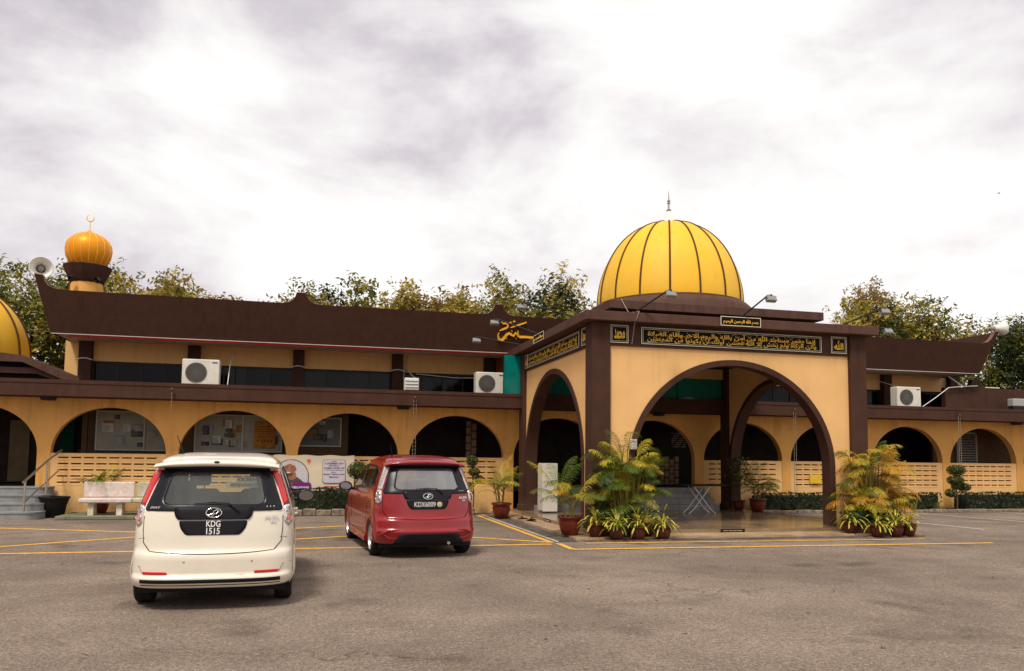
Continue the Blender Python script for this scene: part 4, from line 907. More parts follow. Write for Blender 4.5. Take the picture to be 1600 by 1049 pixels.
hedge(-34, -9.5, 33, 35.5, 0, 4.2, 'tall dark shrub belt behind the left dome', 5, (LF_D, LF_M), 160, .16, 'shrub_belt')
hedge(24, 60, 30, 32.5, 0, 4.4, 'tall dark shrub belt behind the right annex', 6, (LF_D, LF_D), 160, .16, 'shrub_belt')
def topiary(x, y, z0, balls, label, seed):
    random.seed(seed); o = thing('topiary_shrub', (x, y, z0), label, 'topiary', 'topiary shrubs along the wall'); m = MB(); zt_ = max(b[2] for b in balls)
    m.tube([(x, y, z0), (x+.02, y, z0+.3*(zt_-z0)), (x-.02, y, z0+.7*(zt_-z0)), (x+balls[0][0], y, zt_)], .02, 6)
    for (dx, dy, z, r, rz_) in balls: m.tube([(x, y, z-.22), (x+dx, y+dy, z)], .014, 5)
    m.build('stem', BARK, o)
    for (dx, dy, z, r, rz_) in balls:
        f = MB(); f.ball((x+dx, y+dy, z), r*.85, r*.85, rz_*.85)
        for k in range(int(2600*r)):
            d = rdir(); p = Vector((x+dx+d.x*r, y+dy+d.y*r, z+d.z*rz_)); leaf_quad(f, p, (d+rdir()*.7).normalized(), .026*random.uniform(.7, 1.3), .5, 0 if random.random() < .65 else 1)
        f.build('clipped_ball', [LF_D, LF_M], o)
topiary(1.17, 21.3, .1, [(0, 0, 1.18, .30, .23), (.12, 0, .80, .2, .15)], 'topiary with a wide flat ball beside the banner', 1)
topiary(4.24, 21.3, .1, [(-.04, 0, 1.46, .16, .15), (.02, 0, 1.16, .15, .12), (.16, 0, .96, .12, .11), (-.1, 0, .78, .12, .1)], 'topiary of small stacked balls right of the red car', 2)
topiary(19.92, 21.25, .05, [(0, 0, 1.32, .27, .17), (-.03, 0, 1.0, .25, .16), (.28, 0, .78, .2, .13), (-.22, 0, .60, .17, .13), (-.02, 0, .80, .14, .1)], 'tiered topiary under the right rain chain', 3)
def frond(mb, base, az, el, ln, curl, m, leafl=.32, nl=17, rng=random, w=.02, fold=.5):
    p = Vector(base); d = Vector((math.cos(az)*math.cos(el), math.sin(az)*math.cos(el), math.sin(el))); pts = [p.copy()]; ds = [d.copy()]; n = 12; side = Vector((-math.sin(az), math.cos(az), 0))
    for i in range(n):
        p = p+d*ln/n; d = (d+Vector((0, 0, -curl/n*(.4+1.6*i/n)))).normalized(); pts.append(p.copy()); ds.append(d.copy())
    mb.tube(pts, [.009*(1-.8*i/n) for i in range(n+1)], 4, m, caps=False)
    st_ = .28
    for k in range(nl):
        t = st_+(1-st_)*k/(nl-1); f_ = t*n; i = min(int(f_), n-1); q = pts[i].lerp(pts[i+1], f_-i); dd_ = ds[i]; up = side.cross(dd_).normalized()
        L_ = leafl*(math.sin(math.pi*(.12+.83*(k/(nl-1))**.8))**.7)*rng.uniform(.85, 1.1)
        for sg in (-1, 1):
            e = (dd_*rng.uniform(.45, .7)+side*sg*1.0+up*rng.uniform(.05, .35)).normalized(); e2 = (e+Vector((0, 0, -.75*rng.uniform(.7, 1.3)))).normalized(); ww = e.cross(up).normalized()*w*.5
            a = q; b = q+e*L_*.5; c_ = b+e2*L_*.5
            mb.add([a-ww*.4, a+ww*.4, b+ww, c_, b-ww], [(0, 1, 2, 4), (4, 2, 3)], m)
def pot(o, x, y, z, r, h, mat=TERRA):
    m = MB(); m.lathe((x, y, z), [(0, .0), (r*.62, 0), (r*.80, h*.3), (r*.92, h*.62), (r*.86, h*.80), (r*.90, h*.84), (r*1.02, h*.88), (r*1.04, h*.97), (r*.95, h), (r*.85, h*.98), (r*.80, h*.9)], 28); m.lathe((x, y, z), [(0, h*.88), (r*.84, h*.9)], 20, 1)
    return m.build('pot', [mat, SOIL], o)
PMATS = [PM_G, PM_Y, PM_O, PM_D]
def palm(x, y, z, label, seed, n=12, h=1.35, r=.27, ph=.38, spread=1., wts=(5, 3, 1, 1), ln=1.0, name='potted_palm', stems=5):
    random.seed(seed); o = thing(name, (x, y, z), label, 'palm'); 
    if ph: pot(o, x, y, z, r, ph)
    s = MB(); f = MB()
    bases = []
    for k in range(stems):
        a = random.uniform(0, 6.28); rr_ = random.uniform(.02, r*.5); hh = random.uniform(.25, .5)*h; p0 = Vector((x+math.cos(a)*rr_, y+math.sin(a)*rr_, z+ph*.85)); p1 = p0+Vector((math.cos(a)*.12*spread, math.sin(a)*.12*spread, hh)); s.tube([p0, p1], [.02, .012], 6); bases.append(p1)
    s.build('stems', pmat('palm_cane', (.22, .17, .04), .6, var=.3, vscale=12), o)
    for k in range(n):
        b = bases[k % stems]-Vector((0, 0, random.uniform(0, .25)*h)); az = 2.4*k+random.uniform(-.4, .4); el = random.uniform(.45, 1.35)
        frond(f, b, az, el, ln*random.uniform(.75, 1.15), random.uniform(.9, 1.7)*spread, random.choices(range(4), wts)[0], leafl=.30*ln, nl=19, w=.013)
    f.build('fronds', PMATS, o); return o
palm(4.98, 15.15, .045, 'potted palm in a red glazed pot left of the front porch column', 11, 24, 1.1, .24, .38, 1.1, (4, 5, 1, 1), .85)
palm(4.70, 19.9, .01, 'potted palm beside the rear left porch column', 12, 22, 1.3, .25, .4, .9, (5, 5, 1, 2), .85)
palm(12.2, 20.2, .13, 'green potted palm seen through the right side arch of the porch', 13, 26, 1.2, .24, .36, 1.1, (7, 2, 0, 5), .8)
palm(-5.05, 21.5, .09, 'small palm in a red glazed pot behind the left bench', 14, 22, 1.0, .22, .34, 1., (3, 1, .5, 6), .6)
def clump(x, y, label, seed, n, wts, tw, wide=.62, h=1.5, gold=None):
    random.seed(seed); o = thing('palm_clump', (x, y, .045), label, 'palm'); s = MB(); 
    pl = MB(); pts = [(x+.62*math.cos(R(a)), y+.36*math.sin(R(a)), .046) for a in range(22, 382, 45)]; pl.prism(pts[::-1], (0, 0, .24)); pl.prism([(p[0]+(p[0]-x)*.05, p[1]+(p[1]-y)*.05, .26) for p in pts][::-1], (0, 0, .04))
    pl.build('planter', pmat('brown_planter', (.10, .05, .03), .7, var=.3), o)
    f = MB(); low = MB()
    for k in range(n):
        a = random.uniform(0, 6.28); rr_ = random.uniform(0, wide*.75); b = Vector((x+math.cos(a)*rr_, y+math.sin(a)*rr_*.5, random.uniform(.35, h)))
        s.tube([(b.x*.5+x*.5, b.y*.5+y*.5, .25), b], [.02, .011], 5)
        out_az = math.atan2(b.y-y, b.x-x)+random.uniform(-1.1, 1.1); mi = random.choices(range(4), wts)[0]
        if tw and b.x-x > .1 and random.random() < tw: mi = 1 if random.random() < .42 else 2
        frond(f, b, out_az, random.uniform(.3, 1.35), random.uniform(.5, .8), random.uniform(1.2, 2.4), mi, leafl=.29, nl=20, w=.013)
    s.build('stems', pmat('palm_cane', (.22, .17, .04), .6), o); f.build('fronds', PMATS, o)
    for k in range(1500):
        a = random.uniform(0, 6.28); rr_ = random.uniform(.3, 1)*wide*1.1; p = Vector((x+math.cos(a)*rr_, y+math.sin(a)*rr_*.55, .28+random.uniform(0, .32)*(1-.3*rr_))); leaf_quad(low, p, (Vector((math.cos(a), math.sin(a), .8))+rdir()*.6).normalized(), random.uniform(.03, .06), .45, 0 if random.random() < .7 else 1)
    low.build('undergrowth', [HEDGE, PM_D], o)
    fl = MB()
    for k in range(26):
        p = Vector((x+random.uniform(.2, .85)*wide*1.2, y-random.uniform(.1, .4), random.uniform(.35, .75)))
        for u in range(4): leaf_quad(fl, p+rdir()*.012, rdir(.4), .016, .6)
    fl.build('white_blossoms', WHITE, o)
clump(6.12, 15.0, 'tall green and yellow palm clump in a planter at the left porch corner', 21, 110, (7, 2.4, .2, 5), 0, .54, 1.68)
clump(11.78, 14.95, 'large palm clump with golden orange fronds at the right front corner of the porch', 22, 125, (2, 5, 2.6, 2), .95, .66, 1.66)
def spider(x, y, z, label, seed, r=.17, grp='spider plants in brown pots'):
    random.seed(seed); o = thing('potted_spider_plant', (x, y, z), label, 'potted plant', grp); pot(o, x, y, z, r, .26, pmat('dark_clay', (.085, .022, .012), .5, var=.35, vscale=9))
    f = MB()
    for k in range(46):
        az = random.uniform(0, 6.28); el = random.uniform(.35, 1.45); L_ = random.uniform(.30, .54); d = Vector((math.cos(az)*math.cos(el), math.sin(az)*math.cos(el), math.sin(el))); p = Vector((x, y, z+.24)); sd = Vector((-math.sin(az), math.cos(az), 0)); n = 6; pts = []
        for i in range(n+1): pts.append(p.copy()); p = p+d*L_/n; d = (d+Vector((0, 0, -.36))).normalized()
        for i in range(n):
            w0 = .014*math.sin(math.pi*(.15+.85*(1-i/n)))+.002; w1 = .014*math.sin(math.pi*(.15+.85*(1-(i+1)/n)))+.001
            f.add([pts[i]-sd*w0, pts[i]+sd*w0, pts[i+1]+sd*w1, pts[i+1]-sd*w1], [(0, 1, 2, 3)], 0 if random.random() < .7 else 1)
    f.build('leaves', [SP_Y, PM_G], o)
for i, (x, y, lb) in enumerate([(5.38, 14.74, 'leftmost yellow spider plant of the left corner row'), (5.70, 14.45, 'second yellow spider plant from the left in the left corner row'), (6.12, 14.42, 'middle yellow spider plant of the left corner row'), (6.42, 14.72, 'fourth yellow spider plant of the left corner row, set a little back'), (6.66, 14.46, 'rightmost yellow spider plant of the left corner row'),
                                 (11.12, 14.78, 'leftmost yellow spider plant of the right corner row, by the arch foot'), (11.40, 14.28, 'second yellow spider plant from the left in the right corner row, standing forward'), (11.85, 14.30, 'third yellow spider plant from the left in the right corner row'), (12.2, 14.36, 'rightmost yellow spider plant of the right corner row')]):
    spider(x, y, .045 if y > 14.6 else .01, lb, 50+i)
def tuft(x, y, label, seed, s=.5):
    random.seed(seed); o = MB()
    for k in range(24):
        az = random.uniform(0, 6.28); el = random.uniform(.4, 1.4); p = Vector((x, y, .07)); d = Vector((math.cos(az)*math.cos(el), math.sin(az)*math.cos(el), math.sin(el))); sd = Vector((-math.sin(az), math.cos(az), 0))*.01
        a = p+d*.15*s*2; b = a+(d+Vector((0, 0, -.7))).normalized()*.12*s*2; o.add([p-sd, p+sd, a+sd, a-sd, b], [(0, 1, 2, 3), (3, 2, 4)], 0)
    tag(o.build('grassy_tuft', leafmat('tuft%d' % seed, (.12, .12, .02), (.3, .26, .05))), label, 'plant', 'small tufts in front of the right hedge')
for i, x in enumerate((15.9, 16.9, 17.6, 18.4, 19.2)): tuft(x, 21.28, 'small grassy tuft in front of the right hedge, number %s from the porch' % ('one', 'two', 'three', 'four', 'five')[i], 70+i, random.uniform(.5, .9))
TU = thing('dark_tub', (-6.03, 21.35, 0), 'low dark round tub between the left steps and the bench', 'tub')
MB().lathe((-6.03, 21.38, 0), [(0, 0), (.22, 0), (.27, .3), (.33, .46), (.35, .49), (.33, .5), (.28, .44), (0, .42)], 28).build('tub', pmat('black_tub', (.012, .011, .010), .6), TU)
o = thing('small_tree_in_pot', (12.05, 20.9, FZ), 'thin dark leafed shrub in a pot behind the green palm under the porch', 'potted plant'); pot(o, 12.0, 20.85, .13, .18, .28); random.seed(5)
MB().tube([(12.0, 20.85, .3), (12.03, 20.85, .9), (11.98, 20.85, 1.55)], [.018, .014, .006], 6).build('stem', BARK, o); f = MB()
for k in range(420): leaf_quad(f, Vector((12.0+random.gauss(0, .16), 20.85+random.gauss(0, .14), random.uniform(.8, 1.65))), rdir(.3), random.uniform(.03, .055), .45, 0 if random.random() < .7 else 1)
f.build('leaves', [LF_D, PM_G], o)
random.seed(77); f = MB()
for k in range(420):
    x = random.uniform(-9, 16); y = random.uniform(5, 21) if random.random() < .5 else random.uniform(18, 21); 
    if 4.3 < x < 13 and y > 14: continue
    leaf_quad(f, Vector((x, y, .008)), (Vector((0, 0, 1))+rdir()*.25).normalized(), random.uniform(.012, .035), .5, random.randrange(2))
tag(f.build('fallen_leaves', [pmat('dry_leaf', (.12, .06, .025), .8), pmat('pale_dry_leaf', (.30, .20, .09), .8)]), kind='stuff')
# bird
o = thing('flying_bird', (41.4, 40, 18.5), 'tiny dark bird flying in the sky at the upper right', 'bird')
bx_, by_, bz_ = 41.4, 40, 18.5; WORLD[o.name] = Vector((41.4, 40, 18.5)); o.scale = (.55, .55, .55)
m = MB(); m.tube([(bx_-.2, by_, bz_), (bx_-.1, by_, bz_+.01), (bx_, by_, bz_+.02), (bx_+.1, by_, bz_), (bx_+.25, by_, bz_-.02)], [.01, .045, .05, .03, .012], 8); m.build('body', DARK, o)
for sg in (-1, 1):
    m = MB(); m.add([(bx_-.07, by_+.03*sg, bz_+.03), (bx_+.07, by_+.03*sg, bz_+.03), (bx_+.04, by_+.25*sg, bz_+.12), (bx_-.03, by_+.45*sg, bz_+.08)], [(0, 1, 2, 3)]); m.build('wing', DARK, o)
# ------------------------------------------------------------------ cars
def paint(name, col, metal, rough=.28, dust=1., coat=.8):
    m = bpy.data.materials.new(name); m.use_nodes = True; t = m.node_tree; b = t.nodes['Principled BSDF']
    v = N(t, 'ShaderNodeTexCoord').outputs['Object']
    d = ramp(t, noise(t, v, 2.5, 6, .7), [(.4, 0.), (.75, .35)])
    sz = N(t, 'ShaderNodeSeparateXYZ'); L(t, v, sz.inputs[0]); low = ramp(t, sz.outputs[2], [(.2, .45), (.55, 0.)])
    k_ = math_(t, 'ADD', math_(t, 'MULTIPLY', d, .35), math_(t, 'MULTIPLY', low, noise(t, v, 5, 5, .7)), clamp=True)
    k_ = math_(t, 'MULTIPLY', k_, dust); L(t, mix(t, k_, col, (.30, .23, .17)), b.inputs['Base Color']); b.inputs['Metallic'].default_value = metal; b.inputs['Roughness'].default_value = rough
    L(t, math_(t, 'MULTIPLY_ADD', k_, .4, rough), b.inputs['Roughness'])
    b.inputs['Coat Weight'].default_value = coat; b.inputs['Coat Roughness'].default_value = .05; return m
CREAM = paint('cream_car_paint', (.80, .72, .585), .0, .3, .6); REDP = paint('red_car_paint', (.26, .002, .005), .0, .22, .05, .5)
CBLK = pmat('car_black_gloss', (.007, .006, .010), .25, spec=.3); CPLA = pmat('car_black_plastic', (.009, .008, .011), .5, spec=.2)
CINT = pmat('car_interior', (.035, .035, .034), .8); CSEAT = pmat('car_seat_fabric', (.055, .055, .05), .9, var=.3, vscale=20)
RUB = pmat('tyre_rubber', (.014, .013, .013), .8, bump=.4, bscale=60, grime=(.06, .05, .04), gfac=.4, gscale=8); ALU = pmat('alloy', (.60, .58, .55), .28, .85)
LRED = pmat('red_lamp_lens', (.62, .008, .012), .12, coat=1.); LCLR = pmat('clear_lamp_lens', (.62, .58, .55), .12, metal=.35, coat=1.); CHR = pmat('chrome', (.75, .73, .70), .08, 1.)
LREF = pmat('lamp_reflector', (.45, .40, .38), .2, .8); SEAM = pmat('panel_gap', (.006, .005, .005), .8); WTX = pmat('white_sticker', (.72, .70, .68), .5); PINK = pmat('amber_reflector', (.60, .16, .10), .2, coat=1.)
GL_W = glassmat('rear_glass_clear', (.85, .90, .78), .05, .14, (.22, .24, .18)); GL_R = glassmat('rear_glass_reflection_grey', (.40, .42, .36), .20, .45, (.13, .12, .10)); GL_S = glassmat('side_glass_tinted', (.16, .17, .15), .06, .45, (.012, .012, .012))  # GL_R: grey body and raised gloss stand in for a bright reflection
def interp(tab, z):
    if z <= tab[0][0]: return tab[0][1]
    if z >= tab[-1][0]: return tab[-1][1]
    for i in range(len(tab)-1):
        if tab[i][0] <= z <= tab[i+1][0]:
            p0 = tab[max(i-1, 0)]; p1 = tab[i]; p2 = tab[i+1]; p3 = tab[min(i+2, len(tab)-1)]; h = p2[0]-p1[0]; t = (z-p1[0])/h
            m1 = (p2[1]-p0[1])/max(1e-6, p2[0]-p0[0]); m2 = (p3[1]-p1[1])/max(1e-6, p3[0]-p1[0]); sl = (p2[1]-p1[1])/h
            m1 = 0 if m1*sl <= 0 else math.copysign(min(abs(m1), 3*abs(sl)), sl); m2 = 0 if m2*sl <= 0 else math.copysign(min(abs(m2), 3*abs(sl)), sl)
            return (2*t**3-3*t*t+1)*p1[1]+(t**3-2*t*t+t)*h*m1+(-2*t**3+3*t*t)*p2[1]+(t**3-t*t)*h*m2
def make_car(name, label, col, white):
    o = thing(name, (0, 0, 0), label, 'car')
    Wt = [(.2, .79), (.3, .838), (.42, .848), (.7, .848), (.88, .842), (1.0, .825), (1.1, .795), (1.25, .748), (1.42, .685), (1.50, .645), (1.56, .59), (1.60, .49), (1.618, .36), (1.625, .2)]
    if white: Rt = [(.23, .035), (.29, .0), (.34, -.01), (.365, .03), (.52, .03), (.58, .045), (.605, .075), (.8, .095), (1.0, .125), (1.06, .15), (1.42, .33), (1.50, .38), (1.56, .52), (1.60, .85), (1.618, 1.15), (1.625, 1.4)]
    else: Rt = [(.2, .06), (.28, .02), (.40, -.02), (.435, -.025), (.46, .01), (.52, .02), (.60, .03), (.64, .075), (.8, .095), (1.0, .125), (1.06, .15), (1.42, .33), (1.50, .38), (1.56, .52), (1.60, .85), (1.618, 1.15), (1.625, 1.4)]
    Ft = [(.2, 4.10), (.3, 4.18), (.45, 4.22), (.6, 4.20), (.75, 4.10), (.85, 3.95), (.93, 3.62), (1.0, 3.32), (1.05, 3.20), (1.25, 2.80), (1.42, 2.43), (1.5, 2.22), (1.56, 2.0), (1.6, 1.82), (1.618, 1.65), (1.625, 1.5)]
    Kt = [(.2, .46), (.6, .52), (1.0, .52), (1.42, .34), (1.6, .3)]; K2t = [(.2, .9), (.8, .8), (1.0, .42), (1.42, .34), (1.6, .3)]
    nR, nF = 3.5, 2.8
    def Wz(z): return interp(Wt, z)*.972
    def yR(x, z): q = min(1, abs(x)/Wz(z)); return interp(Rt, z)+.035*q*q+(interp(Kt, z)-.035)*(1-(max(0, 1-q**nR))**(1/nR))
    def yF(x, z): q = min(1, abs(x)/Wz(z)); return interp(Ft, z)-interp(K2t, z)*(1-(max(0, 1-q**nF))**(1/nF))
    def P(side, v, z):
        if side == 'R': return Vector((v, yR(v, z), z))
        if side == 'F': return Vector((v, yF(v, z), z))
        s_ = -1 if side == 'L' else 1; w = Wz(z)+(.006 if .60 < z < .66 else 0); return Vector((s_*w, v, z))
    def PO_(side, v, z, off):
        p = P(side, v, z); e = .004; a = P(side, v+e, z)-P(side, v-e, z); b = P(side, v, z+e)-P(side, v, z-e); n = a.cross(b)
        if n.length < 1e-12: return p
        n.normalize(); want = {'R': Vector((0, -1, .1)), 'F': Vector((0, 1, .2)), 'L': Vector((-1, 0, .1)), 'S': Vector((1, 0, .1))}[side]
        if n.dot(want) < 0: n = -n
        return p+n*off
    def rnd(poly, r, k=5, m_=14):
        out_ = []; n = len(poly); rs = r if isinstance(r, (list, tuple)) else [r]*n
        segs = []
        for i in range(n):
            p0, p1, p2 = Vector(poly[i-1]), Vector(poly[i]), Vector(poly[(i+1) % n]); a = (p0-p1); b = (p2-p1); ra = min(rs[i], a.length*.45, b.length*.45)
            A = p1+a.normalized()*ra; Bq = p1+b.normalized()*ra; segs.append([(A*(1-t)**2+p1*2*t*(1-t)+Bq*t*t) for t in [j/k for j in range(k+1)]])
        for i in range(n):
            out_ += segs[i]; e0 = segs[i][-1]; e1 = segs[(i+1) % n][0]; out_ += [e0.lerp(e1, j/m_) for j in range(1, m_)]
        return [(p[0], p[1]) for p in out_]
    def fill(mb, side, loop, off, m=0, rings=6, skirt=True, org=None):
        n = len(loop); cx_ = sum(p[0] for p in loop)/n if org is None else org[0]; cz = sum(p[1] for p in loop)/n if org is None else org[1]; base = len(mb.v); rr_ = []
        if skirt: rr_.append([PO_(side, *p, -.01) for p in loop])
        for j in range(rings):
            t = 1-j/rings; rr_.append([PO_(side, cx_+(p[0]-cx_)*t, cz+(p[1]-cz)*t, off) for p in loop])
        vs = [v for r_ in rr_ for v in r_]+[PO_(side, cx_, cz, off)]; fs = []
        for j in range(len(rr_)-1):
            for i in range(n): fs.append((j*n+i, j*n+(i+1) % n, (j+1)*n+(i+1) % n, (j+1)*n+i))
        fs += [((len(rr_)-1)*n+i, (len(rr_)-1)*n+(i+1) % n, len(vs)-1) for i in range(n)]
        mb.add(vs, fs, m, True); return mb
    def ring(mb, side, lo, li, off, m=0, steps=4):
        n = len(lo); rr_ = [[PO_(side, *p, -.01) for p in lo]]+[[PO_(side, a[0]+(b[0]-a[0])*j/steps, a[1]+(b[1]-a[1])*j/steps, off) for a, b in zip(lo, li)] for j in range(steps+1)]+[[PO_(side, *p, -.012) for p in li]]
        mb.add([v for r_ in rr_ for v in r_], [(j*n+i, j*n+(i+1) % n, (j+1)*n+(i+1) % n, (j+1)*n+i) for j in range(len(rr_)-1) for i in range(n)], m, True); return mb
    def seam(mb, side, pts, r=.004, off=.0): mb.tube([PO_(side, *p, off) for p in pts], r, 5)
    def inside(p, poly):
        c_ = False; n = len(poly)
        for i in range(n):
            (x1, y1), (x2, y2) = poly[i], poly[(i+1) % n]
            if (y1 > p[1]) != (y2 > p[1]) and p[0] < (x2-x1)*(p[1]-y1)/(y2-y1)+x1: c_ = not c_
        return c_
    def strip(mb, side, x0, x1, z0, z1, off, m=0, nx=40, nz=3):
        vs = []
        for j in range(nz+3):
            z = z0+(z1-z0)*max(0, min(nz, j-1))/nz; o_ = -.01 if j in (0, nz+2) else off
            for i in range(nx+1): vs.append(PO_(side, x0+(x1-x0)*i/nx, z, o_))
        mb.add(vs, [(j*(nx+1)+i, j*(nx+1)+i+1, (j+1)*(nx+1)+i+1, (j+1)*(nx+1)+i) for j in range(nz+2) for i in range(nx)], m, True); return mb
    # openings
    rw = [(-.515, 1.07), (.515, 1.07), (.445, 1.39), (-.445, 1.39)]; ws = [(-.70, 1.04), (.70, 1.04), (.56, 1.48), (-.56, 1.48)]
    sw = [[(2.84, 1.035), (1.96, 1.06), (1.96, 1.43), (2.06, 1.43)], [(1.88, 1.06), (1.04, 1.09), (1.04, 1.42), (1.88, 1.43)], [(.96, 1.10), (.60, 1.14), (.66, 1.37), (.96, 1.415)]]
    zs = [.235+i*.019 for i in range(75)]; zs = [z for z in zs if z < 1.61]+[1.612, 1.618, 1.622, 1.625]
    def loop_pts(z, inset=0.):
        out_ = []
        for i in range(57): q = math.sin(-math.pi/2+math.pi*i/56); x = q*Wz(z); out_.append(('R', x, P('R', x, z)))
        ya = yR(Wz(z), z); yb = yF(Wz(z), z)
        for i in range(1, 70): y = ya+(yb-ya)*i/70; out_.append(('S', y, P('S', y, z)))
        for i in range(41): q = math.sin(math.pi/2-math.pi*i/40); x = q*Wz(z); out_.append(('F', x, P('F', x, z)))
        for i in range(1, 70): y = yb+(ya-yb)*i/70; out_.append(('L', y, P('L', y, z)))
        return out_
    G = [loop_pts(z) for z in zs]; n = len(G[0]); mb = MB(); lin = MB(); ar = (.70, 3.45)
    cen = Vector((0, 2.1, .9))
    for row, z in zip(G, zs):
        for (s_, v, p) in row:
            mb.v.append(p); q = p.copy(); q.x *= .955; q.y = 2.1+(q.y-2.1)*.985; q.z = min(q.z, 1.585); lin.v.append(q)
    def sh(poly, k): 
        cx_ = sum(p[0] for p in poly)/len(poly); cz = sum(p[1] for p in poly)/len(poly); return [(cx_+(a-cx_)*k, cz+(b-cz)*k) for a, b in poly]
    rwx, wsx, swx = sh(rw, 1.03), sh(ws, .985), [sh(q, 1.0) for q in sw]
    for j in range(len(zs)-1):
        for i in range(n):
            a, b = G[j][i], G[j+1][(i+1) % n]; s_ = G[j][i][0]; v = (G[j][i][1]+G[j+1][i][1]+G[j][(i+1) % n][1]+G[j+1][(i+1) % n][1])/4 if s_ == G[j][(i+1) % n][0] else v0_(G, j, i)
            z = (zs[j]+zs[j+1])/2; kill = False
            if s_ == 'R' and inside((v, z), rwx): kill = True
            if s_ == 'F' and inside((v, z), wsx): kill = True
            if s_ in 'SL' and any(inside((v, z), q) for q in swx): kill = True
            wh = s_ in 'SL' and any((v-y)**2+(z-.29)**2 < .332**2 for y in ar)
            if wh: continue
            if kill: continue
            mb.f.append([j*n+i, j*n+(i+1) % n, (j+1)*n+(i+1) % n, (j+1)*n+i]); mb.m.append(0); mb.s.append(True)
            if z > .75: lin.f.append([j*n+i, j*n+(i+1) % n, (j+1)*n+(i+1) % n, (j+1)*n+i]); lin.m.append(0); lin.s.append(True)
    t0 = (len(zs)-1)*n
    mb.f.append([t0+i for i in range(n)]); mb.m.append(0); mb.s.append(True); lin.f.append([t0+i for i in range(n)]); lin.m.append(0); lin.s.append(True)
    mb.f.append([i for i in range(n)][::-1]); mb.m.append(1); mb.s.append(False)
    body = mb.build('body', [col, CPLA], o); lin.build('lining', CINT, o)
    MB().box(-.78, .78, .3, 3.9, .60, .66).build('floor_pan', CINT, o)
    MB().box(-.74, .74, .3, 3.9, .16, .26).build('underbody', CPLA, o)
    # wheel wells, lips, wheels
    for y in ar:
        for s_, sd in ((-1, 'L'), (1, 'S')):
            m = MB(); m.lathe((0, y, .29), [(.34, s_*.50), (.34, s_*.775)], 40, axis='x'); m.lathe((0, y, .29), [(0, s_*.52), (.34, s_*.52)], 40, axis='x')
            m.f = [f for f in m.f if sum(m.v[q].z for q in f)/len(f) > .2]; m.m = m.m[:len(m.f)]; m.s = m.s[:len(m.f)]; m.build('wheel_well', CPLA, o)
            a0, a1 = math.asin((.235-.29)/.33), None; aa = [a0+(math.pi-2*a0)*i/32 for i in range(33)]
            m = MB(); lo = [(y+.358*math.cos(a), .29+.358*math.sin(a)) for a in aa]; li = [(y+.318*math.cos(a), .29+.318*math.sin(a)) for a in aa]
            rws = [[PO_(sd, *p, .0) for p in lo], [PO_(sd, *p, .010) for p in [(a[0]*.7+b[0]*.3, a[1]*.7+b[1]*.3) for a, b in zip(lo, li)]], [PO_(sd, *p, .012) for p in li], [PO_(sd, *p, -.05) for p in li]]
            nn_ = len(lo); m.add([v for r_ in rws for v in r_], [(j*nn_+i, j*nn_+i+1, (j+1)*nn_+i+1, (j+1)*nn_+i) for j in range(3) for i in range(nn_-1)], 0, True); m.build('arch_lip', col, o)
            cx_ = s_*.722; m = MB(); w2 = .0925
            m.lathe((cx_, y, .29), [(.20, -w2), (.262, -w2), (.283, -w2*.82), (.290, -w2*.5), (.2885, -.012), (.284, -.008), (.2885, -.004), (.291, .004), (.284, .008), (.290, w2*.5), (.283, w2*.82), (.262, w2), (.20, w2)], 56, axis='x')
            ty = m.build('tyre', RUB, o); m = MB(); e = s_*w2
            m.lathe((cx_, y, .29), [(.205, e*1.0), (.198, e*.9), (.185, e*.3), (.185, -e*.8)], 48, axis='x'); m.lathe((cx_, y, .29), [(0, e*.62), (.045, e*.64), (.055, e*.5), (.06, e*.3)], 20, axis='x')
            for k in range(10):
                a = 2*math.pi*k/10+(.09 if k % 2 else -.09); st_ = len(m.v); m.rbox(-.011, .011, -.016, .016, .04, .19, .005); m.xf(Matrix.Translation((cx_+e*.62, y, .29)) @ Matrix.Rotation(a, 4, 'X'), st_)
            rim = m.build('rim', ALU, o); MB().lathe((cx_, y, .29), [(0, e*.1), (.13, e*.1), (.13, -e*.2)], 28, axis='x').build('brake_disc', DARK, rim)
    # rear window
    out_l = rnd([(-.698, 1.005), (.698, 1.005), (.545, 1.445), (-.545, 1.445)], .04); in_l = rnd(rw, [.09, .09, .07, .07]); in_s = rnd(sh(rw, 1.02), .08)
    m = MB(); ring(m, 'R', out_l, in_l, .010, 0, 6); wb = m.build('rear_window_border', CBLK, o)
    m = MB(); fill(m, 'R', in_s, .0035, 0, 8, False); m.build('rear_window', GL_W if white else GL_R, o)
    m = MB(); fill(m, 'F', rnd(sh(ws, 1.02), .06), .004, 0, 6, False); m.build('windscreen', GL_W, o)
    m = MB(); ring(m, 'F', rnd(sh(ws, 1.10), .08), rnd(sh(ws, .94), .06), .008); m.build('windscreen_border', CBLK, o)
    for sd in ('L', 'S'):
        for q in sw:
            m = MB(); fill(m, sd, rnd(sh(q, 1.03), .04), .003, 0, 4, False); g = m.build('side_window', GL_S, o)
            m = MB(); ring(m, sd, rnd(sh(q, 1.13), .05), rnd(sh(q, .92), .035), .008, 0, 3); m.build('window_frame', CBLK, g)
        m = MB()
        zb = [(y, z) for y, z in ((3.0, .98), (2.9, .6), (2.86, .35))]; seam(m, sd, [(2.9, 1.0), (2.92, .8), (2.86, .5), (2.8, .3)]); seam(m, sd, [(1.92, 1.06), (1.92, .7), (1.90, .3)]); seam(m, sd, [(1.02, 1.05), (1.0, .8), (1.12, .55), (1.2, .3)])
        seam(m, sd, [(1.2, .31), (2.0, .30), (2.8, .31)]); m.build('door_gap', SEAM, o)
        for y in (1.28, 2.14):
            s_ = -1 if sd == 'L' else 1; a = [PO_(sd, y-.09, .90, .0), PO_(sd, y-.06, .90, .03), PO_(sd, y+.06, .90, .03), PO_(sd, y+.09, .90, .0)]; MB().tube(a, .012, 8).build('door_handle', col, o)
